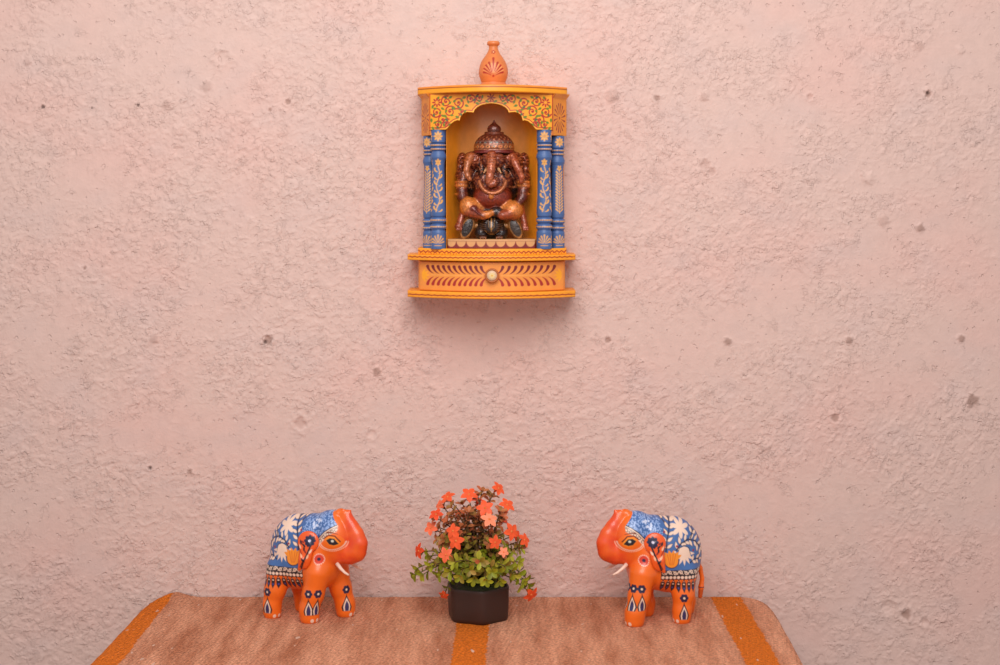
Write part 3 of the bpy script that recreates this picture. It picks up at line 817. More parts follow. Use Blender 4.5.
# --- the dark mouse underneath
f = Field((-22, -14, -1), (22, 26, 30), H_)
f.ell((-1.5, 2, 13), (15, 14, 13), 3, BLK); f.ell((-1, 13, 13.5), (9.5, 9, 9.5), 3, DRK); f.ell((-1, 18.5, 10), (5, 4, 5), 2, BLK)
for sx_ in (-1, 1):
    f.ell((-1.2 + sx_ * 10.5, 5, 6.5), (6.5, 10, 6.5), 2.5, BLK)
    f.ell((-1.2 + sx_ * 8, 15, 2.4), (4.2, 4.5, 2.4), 1.5, DRK)
    for q in (-1, 0, 1): f.cone((-1.2 + sx_ * 8 + q * 2.2, 17, 1.8), (-1.2 + sx_ * 8 + q * 2.5, 20, 1.4), 1.2, .9, .5, (150, 92, 60))
    f.ell((-1 + sx_ * 5.6, 19.2, 16.5), (1.4, 1.2, 1.4), .6, (30, 18, 16))
    f.cone((-1 + sx_ * 4, 19.6, 19), (-1 + sx_ * 8, 18, 19.4), .8, .6, .6, DRK)
f.cone((0, -8, 2.5), (12, -8, 2.5), 2, 1.2, 1, BLK)
def mouse_fx(V, c):
    P = Paint(len(V), c); P.chart(V[:, 0], V[:, 2], V[:, 1] > 8, .3)
    g = (172, 118, 54)
    P.line([(-1, 22), (-1, 8.5)], .9, g); P.line([(-4.2, 21), (-3.8, 13), (-1, 9), (1.8, 13), (2.2, 21)], .7, (120, 84, 40)); P.line([(-7, 8.5), (-4, 5.4), (2, 5.4), (6, 8.5)], .8, g)
    for sg in (-1, 1):
        for k in range(4): P.line([(-1 + sg * 5.2, 14.5 - 1.8 * k), (-1 + sg * 11, 15.8 - 2.2 * k)], .55, (112, 84, 66))
    return P.c
mouse = place('mouse', f, BLK, idol, m_idol, .5, mouse_fx)
def ear_fx(cx, cz, rxx, rzz, tilt):
    def fx(V, c):
        x = V[:, 0] - cx; z = V[:, 2] - cz; ca, sa = math.cos(tilt), math.sin(tilt)
        q = np.hypot((x * ca + z * sa) / rxx, (-x * sa + z * ca) / rzz)
        rim = sstep(.72, .86, q); return c * (1 - rim[:, None]) + lin((170, 112, 58)) * rim[:, None]
    return fx
f = Field((-36, 0, -1), (-12, 16, 26), H_); f.ell((-25, 9, 11.5), (6.0, 2.0, 12.0), .5, (44, 32, 28), ('Y', .42)); f.cone((-23, 6, 13), (-13, 5, 14), 2.5, 3.5, 1.5, BLK)
place('ear', f, BLK, mouse, m_idol, .5, ear_fx(-25, 11.5, 6.0, 12.0, -.42))
f = Field((10, 0, -1), (34, 16, 26), H_); f.ell((23, 9, 11), (5.8, 2.0, 11.4), .5, (60, 44, 36), ('Y', -.45)); f.cone((21, 6, 12.5), (12, 5, 14), 2.5, 3.5, 1.5, BLK)
place('ear', f, BLK, mouse, m_idol, .5, ear_fx(23, 11, 5.8, 11.4, .45))
# --- seated body with its heads and trunks
f = Field((-42, -18, 6), (42, 34, 94), H_)
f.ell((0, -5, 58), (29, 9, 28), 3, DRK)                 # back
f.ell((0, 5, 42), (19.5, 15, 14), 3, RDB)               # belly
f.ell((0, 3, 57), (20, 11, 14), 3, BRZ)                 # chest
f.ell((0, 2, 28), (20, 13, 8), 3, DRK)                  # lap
# folded legs with golden knees
f.cone((-11, 5, 32), (-23, 11, 33), 8.5, 8.5, 2, GLD); f.ell((-24, 12, 32.5), (8.6, 8.5, 9.8), 2, GLD)
f.cone((-23, 14, 28), (-9, 19, 24), 6.2, 4.6, 1.2, COP); f.chain([(-9, 19, 24, 4.4), (-4, 20, 25, 3.6), (-1, 20, 26.5, 2.6)], 1, GLD)
f.cone((10, 5, 32), (20, 11, 29), 9, 9.5, 2, GLD); f.ell((20.5, 12, 28.5), (9.8, 9.5, 9.5), 2, GLD)
f.cone((20, 15, 26), (10, 19, 24), 6.2, 4.8, 1.2, (150, 66, 36)); f.ell((4, 17, 27), (7, 5, 5.5), 1.5, DRK)
for q in range(4): f.cone((-18 + 1.8 * q, 20.5, 30 - 1.6 * q), (-14.5 + 1.8 * q, 23, 26.5 - 1.2 * q), 1.2, 1.0, .5, (96, 30, 26))
f.ell((-19, 18, 30.5), (4.5, 4, 3.6), 1.2, (104, 34, 28))
# arms
f.chain([(-25, 0, 70, 7), (-31, 4, 54, 6), (-30, 8, 42, 5.4), (-24, 15, 33, 4)], 2, BRZ)
f.chain([(25, 0, 70, 7), (31.5, 4, 54, 6), (30, 8, 42, 5.4), (26, 12, 36, 4.2)], 2, BRZ)
f.chain([(-27, 5, 33, 4.2), (-31.5, 9, 20, 3.3), (-33.2, 11, 13.5, 3.6)], 1.2, COP); f.ell((-33.6, 11.5, 13), (4.2, 3.6, 3.4), 1, COP)
f.chain([(27, 5, 36, 4.2), (30.6, 8, 22, 3.2), (32, 10, 15, 3.2)], 1.2, COP); f.ell((32, 10.5, 13.5), (3.4, 3.6, 4.4), 1, COP)
for sx_ in (-1, 1):
    for q in range(3): f.cone((sx_ * 33 + (q - 1) * 1.9, 13, 12), (sx_ * 33 + (q - 1) * 2.1, 14.6, 9.4), 1.1, .9, .4, COP)
    for z_ in (57, 53.5, 45): f.chain([(sx_ * 31 + 6.4 * math.cos(a_), 4 + 6.4 * math.sin(a_), z_ + sx_ * 0) + (.8,) for a_ in np.linspace(.2, PI - .2, 7)], .4, GLD)
# raised back hands holding things beside the heads
f.chain([(-24, -4, 66, 6), (-32, 0, 64, 5), (-32, 6, 72, 3.6)], 2, BRZ); f.chain([(24, -4, 66, 6), (32.5, 0, 62, 5), (33, 6, 70, 3.6)], 2, BRZ)
# heads: one in front, two beside, two at the rear sides
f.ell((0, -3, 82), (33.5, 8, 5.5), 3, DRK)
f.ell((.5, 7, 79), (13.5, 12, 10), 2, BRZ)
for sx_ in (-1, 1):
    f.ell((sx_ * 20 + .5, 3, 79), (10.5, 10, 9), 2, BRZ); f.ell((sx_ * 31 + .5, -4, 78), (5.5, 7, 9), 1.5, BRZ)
    f.ell((sx_ * 11 + .5, 9, 70), (4, 4, 9), 2, DRK)                       # flap of the ear between heads; dark colour adds shade to the gap
    f.ell((sx_ * 5.6 + .5, 17.2, 80.6), (2, 1.5, 1.5), .6, COP)
    f.cone((sx_ * 3 + .5, 17, 83.2), (sx_ * 9 + .5, 15.6, 83.8), .9, .8, .8, COP)
    f.ell((sx_ * 24.6 + .5, 11.6, 80.5), (1.7, 1.3, 1.4), .6, COP); f.ell((sx_ * 15.6 + .5, 12.2, 80.5), (1.7, 1.3, 1.4), .6, COP)
    f.chain([(sx_ * (18 + 3.6 * math.cos(a_)), 12.4, 81 + 2.7 * math.sin(a_), .75) for a_ in np.linspace(0, 5.4, 11)], .4, COP)
    f.chain([(sx_ * (29.5 + 3.0 * math.cos(a_)), 5.6, 79.5 + 2.9 * math.sin(a_), .75) for a_ in np.linspace(0, 5.4, 11)], .4, COP)
    f.cone((sx_ * 6, 17, 70), (sx_ * 8.5, 22, 66), 1.5, .7, .5, (214, 168, 120))
f.chain([(-.5, 15, 84, 5.0), (-.8, 19, 77, 4.6), (-1.4, 21.5, 69, 4.1), (-2.6, 22, 62, 3.7), (-3.4, 21.5, 57.5, 3.4), (-1.6, 21.5, 54.4, 3.1), (1.6, 21.5, 55.2, 2.7), (2.4, 21.5, 57.6, 2.2)], 1.2, COP)
f.chain([(-22, 10, 82, 4.4), (-24.5, 14, 76, 3.6), (-25.8, 16, 69, 3.0), (-24.6, 16.5, 63, 2.7), (-22.4, 16.5, 60, 2.2)], .8, (166, 92, 50))
f.chain([(20, 10, 82, 4.4), (22.5, 14, 76, 4.0), (26, 16, 69, 3.5), (29.0, 16, 62, 3.0), (28.6, 15.5, 57.5, 2.4)], .8, (150, 68, 40))
for k in range(9):                                       # rings across the trunks
    t = k / 8
    f.chain([(-.6 - 2.4 * t + 4.6 * math.cos(a_) * (1 - .2 * t), 19.5 + 2.3 * t - 0.1 + 4.6 * math.sin(a_) * (1 - .2 * t), 80 - 20 * t, .5) for a_ in np.linspace(.3, PI - .3, 6)], .3, (190, 104, 66))
f.ell((0, 17, 58), (8, 3, 5), 1.5, BRZ)
def body_fx(V, c):
    n = fbm(V[:, 0] * .45 + V[:, 1] * .2, V[:, 2] * .45, 4, 2)
    k = np.clip(n * 2.2, 0, .55)[:, None] * (V[:, 2] > 50)[:, None]
    c = c + (lin((196, 110, 66)) - c) * k
    return c
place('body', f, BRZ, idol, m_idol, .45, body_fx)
# --- necklace with a pendant
f = Field((-18, 8, 36), (18, 28, 66), .45)
pts = []
for a_ in np.linspace(math.radians(190), math.radians(350), 20):
    x_, z_ = .2 + 13.2 * math.cos(a_), 60 + 14.2 * math.sin(a_)
    y_ = 5 + 15.4 * math.sqrt(max(.02, 1 - ((x_) / 20.5) ** 2 - ((z_ - 42) / 34.) ** 2)) if z_ < 60 else 14
    pts.append((x_, y_ + .4, z_, 1.9))
f.chain(pts, .5, (176, 100, 58))
for p in pts[1::2]: f.ell((p[0], p[1] + 1.5, p[2] - .7), (.9, .9, .9), .3, (110, 48, 30))
f.ell((-1.2, 20.2, 42.8), (2.7, 2.0, 2.9), .6, GLD); f.cone((-.6, 20, 46), (-1, 20, 44), .9, .9, .5, GLD)
place('necklace', f, (168, 92, 52), idol, m_gold)
# --- crown
cxw = 1.6
prof = smooth_prof([(19.5, 85.5), (21, 86), (21.3, 87.2), (20.6, 88.4), (20.2, 89.4), (20.4, 91), (20.1, 94), (19.0, 97), (16.8, 100.2), (13.4, 103.2), (10.2, 104.8), (9.6, 105.4), (9.9, 106.2), (9.0, 107.2), (6.6, 107.6), (6.9, 109), (6.9, 110.6), (5.8, 112.8), (3.6, 114.6), (1.9, 116.2), (1.0, 118), (.3, 119.4)], 130)
prof = np.vstack([[.001, 85.5], prof])
V, F, ang, zz = lathe(prof, 0, 0, 80)
keep_y = V[:, 1] * .72                                    # a shallow crown
P = Paint(len(V), (100, 46, 30))
front = V[:, 1] < 0
P.chart(np.zeros(len(V)), zz, None, .3)
P.rect(-1, 85, 1, 88.6, (112, 34, 28)); P.rect(-1, 89.2, 1, 90, (164, 92, 50)); P.rect(-1, 94.4, 1, 95.2, (170, 98, 54)); P.rect(-1, 97.4, 1, 98, (140, 96, 80)); P.rect(-1, 104.8, 1, 107, (116, 56, 34))
P.chart(ang * 20, zz, None, .3)
for k in range(20):
    u = k * 2 * PI; P.ell(u, 92.2, 2.1, 1.7, (206, 122, 58)); P.ell(u, 92.2, .9, .9, ((30, 80, 80), (130, 30, 26), (70, 40, 20))[k % 3]); P.ell(u + PI, 96.3, .7, .7, (104, 120, 110)); P.ell(u, 99.6, 1.1, .8, (178, 100, 62)); P.ell(u + PI, 101.6, 1, .8, (176, 104, 66))
Wd = np.c_[(V[:, 0] + cxw) * SI + idp[0], idp[1] - 1.5 * SI + keep_y * SI, zz * SI + idp[2]]
mesh_obj('crown', Wd, F, m_idol, idol, P.c)

#@@ ELEPHANTS
# ================================================================== painted elephants (built once, facing +X, millimetres)
m_el = mat_paint('elephant_paint', .36, 500, .08, .0003, 0, (.95, 1.05), 90, .5, .15)
m_iv = mat_solid('ivory_paint', (236, 200, 180), .4)
EO = (238, 108, 26); ER = (226, 66, 30); NAVY = (34, 32, 66); CRM = (240, 208, 186); EBL = (66, 104, 162); EK = (36, 26, 34)
FEET = {'FL': (32, 16.5), 'FR': (12, -16.5), 'RL': (-14, 16.5), 'RR': (-29, -16.5)}
def build_elephant(name, MH, AZ):
    root = empty(name, (0, 0, 0))
    f = Field((-46, -32, -1), (72, 32, 110), .54)
    f.ell((-7, 0, 62), (31, 23.4, 35), 6)
    f.ell((16, 0, 58), (20, 22, 30), 6)
    f.ell((-7, 0, 48.5), (26, 22.6, 22.5), 6)
    for kx in FEET:
        fx, fy = FEET[kx]; s_ = 1 if fy > 0 else -1
        if kx[0] == 'F':
            hip = (21 + (fx - 20) * .25, s_ * 13, 46)
            f.chain([(*hip, 12.5), ((hip[0] + fx) / 2, s_ * 15.2, 26, 9.8), (fx, fy, 12, 8.8), (fx + .6, fy, 4.5, 9.2)], 4.5)
        else:
            hip = (-20 + (fx + 21) * .4, s_ * 12, 46)
            f.chain([(*hip, 12.6), ((hip[0] + fx) / 2, s_ * 15.2, 26, 9.8), (fx, fy, 12, 8.2), (fx + .6, fy, 4.5, 8.6)], 4.5)
    f.ell((30, 0, 78), (19.5, 18.5, 23), 5)               # head
    f.ell((26, 0, 91), (14.5, 14, 12), 4)                 # dome
    f.ell((9, 0, 83), (17, 18, 15.5), 5)                  # nape
    f.ell((35, 0, 64), (14, 13, 12), 4)                   # jaw
    f.chain([(38, 0, 66, 12.5), (46, 0, 65, 11), (52.6, 0, 67.2, 10.4), (54.6, 0, 74, 9.6), (52.2, 0, 81, 8.8), (47.8, 0, 88, 7.9), (43.4, 0, 94.5, 6.9), (40.6, 0, 100, 6.0)], 2.4, ysc=.80)
    f.ell((35.4, 0, 101.6), (3.2, 5.4, 3.4), 3); f.cone((44.6, 0, 99.5), (46.6, 0, 103.8), 3.4, 1.3, 2)       # lips of the trunk tip
    f.ell((40.2, 0, 106.4), (3.8, 3.2, 5.0), 1.0, sub=True)
    f.ell((41, 0, 52.5), (4.5, 4, 2.2), 3, sub=True)       # mouth
    # flat soles
    f.add(lambda x, y, z: z, (-46, -32, -6), (72, 32, 0), .01, sub=True)
    V, F = f.mesh()
    x, y, z = V.T; ay = np.abs(y)
    P = Paint(len(V), EO)
    red = np.clip(sstep(36, 50, x) * .9 + .5 * sstep(14, 4, np.hypot(x - 40, z - 62)), 0, 1)
    red = red * (.75 + .5 * fbm(x / 9, z / 9, 6, 2)) * (z > 48)
    P.c += (lin(ER) - P.c) * np.clip(red, 0, .85)[:, None]
    full = np.ones(len(V), bool)
    # ---- saddle cloth
    P.chart(x, z - 1.8, (x < 20), .3)
    cloth = [(-33.5, 47), (-35.5, 58), (-35, 70), (-30, 84), (-20, 96), (-8, 104), (12, 106), (14, 92), (10, 84), (6, 70), (7, 47)]
    P.line(cloth + cloth[:1], 2.0, EK); P.poly(cloth, EBL)
    def branch(pts, sp=5.4, L=6.4, first=.5):
        P.line(pts, 1.2, NAVY)
        q = np.array(pts, float); seg = np.r_[0, np.cumsum(np.hypot(*np.diff(q, axis=0).T))]
        d_ = first * sp; sg = 1
        while d_ < seg[-1]:
            px_, pz_ = np.interp(d_, seg, q[:, 0]), np.interp(d_, seg, q[:, 1]); e_ = min(d_ + .5, seg[-1]); w_ = e_ - 1
            an = math.atan2(np.interp(e_, seg, q[:, 1]) - np.interp(w_, seg, q[:, 1]), np.interp(e_, seg, q[:, 0]) - np.interp(w_, seg, q[:, 0]))
            for sg in (-1, 1): P.leaf(px_ + .9 * math.cos(an + sg * .8), pz_ + .9 * math.sin(an + sg * .8), L, 2.6, an + sg * .8, CRM, EK, .3)
            d_ += sp
        P.leaf(q[-1][0], q[-1][1], L * .9, 2.4, an, CRM, EK, .3)
    branch([(-5, 66), (-11, 73), (-19, 76.5), (-27, 74), (-33, 67)])
    branch([(3.5, 66), (2, 76), (-1, 86), (-4, 95), (-9, 101)], 6)
    branch([(-22, 77), (-26, 83), (-29, 91)], 5.4, 5.6, .8)
    branch([(-20, 55), (-26, 58), (-31, 57)], 5, 5)
    P.line([(2, 92), (6, 99), (10, 104)], 1.1, NAVY)
    for (lx, lz, an) in ((4, 95, 2.4), (7, 98, -.2), (8, 101, 2.4)): P.leaf(lx, lz, 5.6, 2.4, an, CRM, EK, .3)
    P.flower(-12.5, 87, 9.6, 7, CRM, CRM, a0=.3, wd=1.9, r0=.1, cr=.36)
    def lotus(cx, cz, r, c, up):
        P.ell(cx, cz, r * .62, r * .72, c)
        for k in range(6):
            t = (k - 2.5) * .46; P.leaf(cx + .3 * r * math.sin(t), cz + up * .2 * r, r * 1.15, r * .55, PI / 2 * up + (-t if up > 0 else t), c)
    P.ell(-14, 64.5, 6.2, 5.8, CRM)
    for k in range(7):
        t = (k - 3) * .5; P.leaf(-14 + 1.5 * math.sin(t), 64.5 - 1.5 * math.cos(t), 10.2, 3.0, -PI / 2 + t * .95, CRM)
    P.line([(-20.6, 63), (-19, 69), (-14, 71.5), (-9, 69), (-7.6, 64)], .6, EK)
    P.ell(-1.5, 58, 6.6, 6.8, EK, ring=.9); P.ell(-1.5, 57.6, 6.3, 6.0, (240, 140, 28)); lotus(-1.5, 58, 7.4, (240, 142, 30), 1)
    for q in (-.8, -.3, .3, .8): P.line([(-1.5 + 2 * q, 54), (-1.5 + 5.0 * q, 64)], .5, (206, 88, 20))
    for (qx, qz) in ((4, 84), (-7, 71), (-24, 66), (-33, 76)): P.ell(qx, qz, 1.1, 1.1, (150, 40, 60))
    for (qx, qz) in ((-24, 56), (-5, 66), (-22, 97)): P.ell(qx, qz, .9, .9, CRM)
    # ---- hem and tassels
    P.rect(-35, 39.8, 8, 49.0, EK)
    for k in range(8):
        cx = -31 + 5.2 * k; P.spiral(cx, 46.6, 2.1, 1.3, PI * (k % 2), .8, CRM); P.line([(cx - 2.4, 45), (cx + 2.4, 48.2)], .5, CRM)
    for k in range(12): P.ell(-33 + 3.55 * k, 42.0, 1.45, 1.45, CRM)
    for k in range(9):
        cx = -32 + 4.7 * k
        P.line([(cx + 2.3, 40), (cx + 2.3, 31)], .35, (190, 60, 20))
        P.poly([(cx, 40.4), (cx + 1.9, 36.5), (cx + 1.7, 31.5), (cx, 27.6), (cx - 1.7, 31.5), (cx - 1.9, 36.5)], EK)
        P.ell(cx, 35.6, .8, .6, CRM); P.ell(cx, 31.8, .7, .9, (70, 60, 140)); P.ell(cx, 38, .6, .5, (220, 150, 130))
    # ---- head cloth: blue with pale beads, cream band
    P.chart(x, z, (x > 4) & (x < 40.5) & (z > 70) & (x < 40.5 - np.maximum(0, z - 91) * .85) & ~((x > 38) & (ay < 9.5)), .3)
    capb = [(40, 92.5), (35, 90), (29, 86), (22, 79), (18, 73)]
    P.poly(capb + [(6, 84), (6, 112), (40, 112)], EBL)
    r2 = random.Random(3)
    for k in range(420):
        u_, w_ = r2.uniform(6, 40), r2.uniform(80, 106)
        if w_ > np.interp(u_, [18, 22, 29, 35, 40], [73, 79, 86, 90, 92.5]) + .8: P.ell(u_, w_, .55, .55, (150, 176, 222))
    for k in range(14):
        u_, w_ = r2.uniform(15, 24), r2.uniform(88, 97); P.ell(u_, w_, .9, .9, (206, 214, 236))
    P.line([(a_ + 1.2, b_ - 2.4) for a_, b_ in capb], 5.4, CRM); P.line(capb, .8, EK); P.line([(a_ + .7, b_ - 1.5) for a_, b_ in capb], .5, EK)
    for k in range(6):
        t = k / 5.0; u_ = 20.5 + 18.5 * t; w_ = np.interp(u_, [18, 22, 29, 35, 40], [73, 79, 86, 90, 92.5]) - 3.8
        P.ell(u_ + .8, w_, 1.5, 1.2, EK, ang=.7, ring=.5)
    # ---- face
    P.chart(x, z, (x > 12) & (x < 52) & (ay > 4), .3)
    eye = (37.0, 77.0)
    P.ell(eye[0] + 1, eye[1] + .4, 8.8, 6.8, (240, 112, 26), ang=-.2)
    P.poly([(eye[0] - 6.6, eye[1] + 2.6), (eye[0] - 3, eye[1] + 5), (eye[0] + 2, eye[1] + 4.6), (eye[0] + 5.4, eye[1] + .4), (eye[0] + 6.4, eye[1] - 2.2), (eye[0] + 2, eye[1] - 3.6), (eye[0] - 2.6, eye[1] - 2.6)], (246, 150, 44))
    P.poly([(eye[0] - 5.6, eye[1] + 1.6), (eye[0] - 2, eye[1] + 3.7), (eye[0] + 2, eye[1] + 3.2), (eye[0] + 5.6, eye[1] - 1.8), (eye[0] + 1.6, eye[1] - 3.1), (eye[0] - 2.6, eye[1] - 2.2)], (28, 30, 40))
    P.line([(eye[0] - 8.2, eye[1] + 3.0), (eye[0] - 3.4, eye[1] + 6.4), (eye[0] + 2.4, eye[1] + 5.6), (eye[0] + 6.6, eye[1] + .4)], .9, (60, 26, 16))
    P.line([(eye[0] - 5, eye[1] + 8.6), (eye[0] - 1, eye[1] + 9.0), (eye[0] + 4.5, eye[1] + 7.2)], 1.6, (128, 56, 22), .4)
    P.ell(eye[0] + .4, eye[1] + 1.0, 1.3, 1.1, (214, 214, 200))
    for rr_, c_ in ((10.2, CRM), (11.8, (250, 190, 160))):
        for k in range(26):
            a_ = math.radians(188 + k * 6.6); P.ell(eye[0] - 1 + rr_ * 1.12 * math.cos(a_), eye[1] + 1 + rr_ * .82 * math.sin(a_), .55, .45, c_)
    if 0: P.line([(eye[0] + 9.8 * math.cos(a_), eye[1] + 1 + 8.8 * math.sin(a_)) for a_ in np.linspace(-.7, .9, 9)], .7, (246, 196, 120))
    P.ell(24.5, 60.5, 4.2, 4.6, (214, 60, 36)); P.ell(24.5, 60.5, 1.5, 1.5, NAVY)
    for k in range(18): P.ell(24.5 + 4.4 * math.cos(k * .349), 60.5 + 4.8 * math.sin(k * .349), .55, .55, (246, 196, 176))
    # ---- leg motifs, several around each leg
    def motif(cx, cy, az, big=1.0, zc=24.5, lean=0):
        ca, sa = math.cos(az), math.sin(az)
        u = -(x - cx) * sa + (y - cy) * ca - lean * (z - 18); dn = (x - cx) * ca + (y - cy) * sa
        P.chart(u, z, (dn > 2.0) & (z < 40), .28)
        P.flower(0, zc + 5.2, 4.3 * big, 6, NAVY, (236, 206, 180), wd=1.9 * big, r0=.0, cr=.26)
        P.line([(0, zc + 1), (0, zc - 4)], .6, EK)
        for w_, h0, h1, c_ in ((4.7, 1.0, 15.2, EK), (3.3, 1.2, 12.6, CRM), (2.0, 1.2, 10.0, (50, 48, 92))):
            b0 = zc - 16 + h0; tp = zc - 16 + h1 + 1.2
            P.poly([(-w_ * .8, b0), (-w_, b0 + 3.6), (-w_ * .8, b0 + 6.5), (0, tp), (w_ * .8, b0 + 6.5), (w_, b0 + 3.6), (w_ * .8, b0)], c_)
    for kx, (fx, fy) in FEET.items():
        s_ = 1 if fy > 0 else -1
        azs = AZ[kx]
        for a_ in azs:
            motif(fx + ((21 + (fx - 20) * .25 - fx) * .42 if kx[0] == 'F' else 0), fy, math.radians(a_ * s_), .95, MH[kx])
        # toe nails
        for a_ in (-28, 8, 44):
            an = math.radians(a_ * s_); q = np.hypot(np.hypot(x - fx - .6 - 8.8 * math.cos(an), y - fy - 8.8 * math.sin(an)), (z - 2.6) * .9)
            P.c += (lin((240, 206, 184)) - P.c) * np.clip(.5 - (q - 1.7) / .5, 0, 1)[:, None]
    zero = np.zeros(3)
    mesh_obj('body', V * .001, F, m_el, root, P.c, origin=zero)
    # ---- ears
    for s_ in (-1, 1):
        g = Field((-6, -36 if s_ < 0 else 10, 42), (32, -10 if s_ < 0 else 36, 92), .5)
        g.ell((14.5, s_ * 22.2, 76.5), (10.2, 2.8, 10), 3, rot=('Z', s_ * -.26, 'X', s_ * .10))
        g.ell((12.6, s_ * 24.4, 64), (6.8, 2.6, 13), 3, rot=('Y', .16))
        g.cone((10, s_ * 25.2, 60), (6.6, s_ * 25.4, 50.5), 3.4, 1.4, 3)
        g.ell((14.5, s_ * 29.2, 71), (5.2, 2.8, 8.5), 3, sub=True)     # shallow hollow
        Ve, Fe = g.mesh(); E = Paint(len(Ve), (236, 92, 28)); E.chart(Ve[:, 0] - 4.5, Ve[:, 2], None, .28)
        E.line([(16.5, 80), (13, 70), (9.5, 62), (5, 52)], 1.3, EK); E.line([(14, 74), (8, 60), (4, 53)], .8, EK)
        E.line([(2, 72), (5, 66), (8, 58)], .9, (150, 40, 20))
        for (lx, lz, an, c_) in ((12, 72, 2.0, EK), (9, 72, 2.4, EK), (10, 66, 2.2, (150, 36, 22)), (7.4, 68, 1.5, EK), (12.6, 66, 1.0, CRM), (6.5, 62, 2.2, (246, 180, 140)), (8, 76, 2.8, (150, 36, 22)), (5, 74, 1.9, EK), (4.5, 70, 2.0, (250, 196, 160)), (10.5, 61, 1.2, (250, 190, 150)), (9, 58, 2.3, EK)):
            E.leaf(lx, lz, 5.2, 1.9, an, c_)
        E.flower(12.6, 78, 5.4, 8, NAVY, (214, 206, 224), wd=1.7, r0=0, cr=.25); E.ell(12.6, 78, 2.6, 2.6, NAVY); E.ell(12.6, 78, 1.2, 1.2, (214, 206, 224))
        mesh_obj('ear', Ve * .001, Fe, m_el, root, E.c, origin=zero)
        # tusk
        Vt, Ft = tube([(38 * .001, s_ * .0095, .0555), (43 * .001, s_ * .0110, .0515), (48 * .001, s_ * .0122, .0485), (52.5 * .001, s_ * .0128, .0468)], .0020, 10, .0009)
        tag(mesh_obj('tusk', Vt, Ft, m_iv, root, origin=zero), 'ivory white tusk')
    # tail
    g = Field((-48, -8, 12), (-26, 8, 62), .5)
    g.chain([(-33, 0, 55, 2.6), (-37.5, 0, 46, 2.2), (-39.5, 0, 36, 2.0), (-38.5, 0, 28, 2.6), (-37.5, 0, 19, 2.0)], 1)
    Vt, Ft = g.mesh(); T = Paint(len(Vt), EO); T.chart(Vt[:, 1], Vt[:, 2], None, .3); T.rect(-9, 12, 9, 26, (196, 86, 30)); T.line([(-9, 28), (9, 28)], .8, NAVY)
    mesh_obj('tail', Vt * .001, Ft, m_el, root, T.c, origin=zero)
    return root
e1 = build_elephant('painted_elephant', {'FL': 30, 'FR': 28, 'RL': 19.5, 'RR': 20}, {'FL': (94, 36, -20), 'FR': (80, 30), 'RL': (84,), 'RR': (84, 150)})
e1.location = (.1540, -.0837, ZT); e1.rotation_euler = (0, 0, math.radians(192))
tag(e1, 'orange painted wooden elephant facing left, on the rug to the right of the plant', 'figurine', 'pair of painted elephants')
e2 = build_elephant('painted_elephant', {'FL': 21.5, 'FR': 23, 'RL': 20, 'RR': 20.5}, {'FL': (-38, 60), 'FR': (80, 26), 'RL': (84,), 'RR': (86, 150)})
e2.location = (-.1838, -.0747, ZT); e2.rotation_euler = (0, 0, math.radians(-24))
tag(e2, 'orange painted wooden elephant facing right, on the rug to the left of the plant', 'figurine', 'pair of painted elephants')

#@@ PLANT
# ================================================================== potted plant
PD = 80.0                                                # distance of its axis from the wall
pc = W(478.2, 618, PD); ppos = np.array([pc[0], pc[1], ZT])
pl = empty('potted_plant', ppos)
tag(pl, 'small bush with orange flowers in a dark brown pot, between the two elephants', 'plant')
m_pot = mat_solid('pot_dark_brown', (52, 31, 25), .5, 60, .08, .0006, var=(.92, 1.1), vscale=40)
m_leaf = mat_paint('leaf_plastic', .5, 600, .1, .0002, 0, (.9, 1.1), 200, .3)
m_moss = mat_solid('moss', (50, 52, 22), .8, 400, .6, .002)
# pot: rounded octagon, slightly flared
def pot_ring(hw, z, inset=0):
    P = []
    n = 96
    for k in range(n):
        a = 2 * PI * k / n
        # hexagon with softened corners
        sect = [abs(math.cos(a - PI / 6 - q * PI / 3)) for q in range(3)]
        r = hw * 1.10 / (sum(c ** 14 for c in sect)) ** (1 / 14.)
        b_ = a + math.radians(-20)
        P.append((ppos[0] + r * .91 * math.cos(b_), ppos[1] + r * .91 * math.sin(b_), z))
    return P
rings = [(.0005, .0), (.0250, .0), (.0264, .0010), (.0270, .004), (.0276, .016), (.0278, .0285), (.0279, .0310), (.0276, .0318), (.0266, .0318), (.0262, .0305), (.0258, .025), (.0004, .0246)]
V = []; n = 96
for hw, z in rings: V += pot_ring(hw, ZT + z)
F = []
for k in range(len(rings) - 1):
    for q in range(n): F.append((k * n + q, k * n + (q + 1) % n, (k + 1) * n + (q + 1) % n, (k + 1) * n + q))
mesh_obj('pot', V, F, m_pot, pl)
rings = [(.0250, .0255), (.0245, .0285), (.018, .032), (.010, .0335), (.0005, .034)]
V = []
for hw, z in rings: V += pot_ring(hw, ZT + z)
F = []
for k in range(len(rings) - 1):
    for q in range(n): F.append((k * n + q, k * n + (q + 1) % n, (k + 1) * n + (q + 1) % n, (k + 1) * n + q))
mesh_obj('moss', V, F, m_moss, pl)

R = random.Random(11)
def frame_from(d):
    d = d.normalized(); u = d.cross(Vector((0, 0, 1)));
    if u.length < 1e-3: u = Vector((1, 0, 0))
    u.normalize(); return d, u, u.cross(d).normalized()
def add_leaf(V, F, K, base, d, nrm_hint, L, wd, col):
    d = d.normalized(); u = d.cross(nrm_hint)
    if u.length < 1e-3: u = d.cross(Vector((1, 0, .2)))
    u.normalize(); nr = u.cross(d)
    ts = (0, .18, .42, .68, .88, 1.0); ws = (.10, .42, .86, 1.0, .68, .06)
    o = len(V)
    for t, w in zip(ts, ws):
        c = base + d * (L * t) - nr * (L * .22 * t * t)
        for q in (-1, 0, 1):
            V.append(tuple(c + u * (q * w * wd / 2) + nr * (abs(q) * w * wd * .16)))
            K.append(lin(col) * (1.0 if q else .85))
    for k in range(5):
        for q in (0, 1):
            a = o + k * 3 + q; F.append((a, a + 1, a + 4, a + 3))
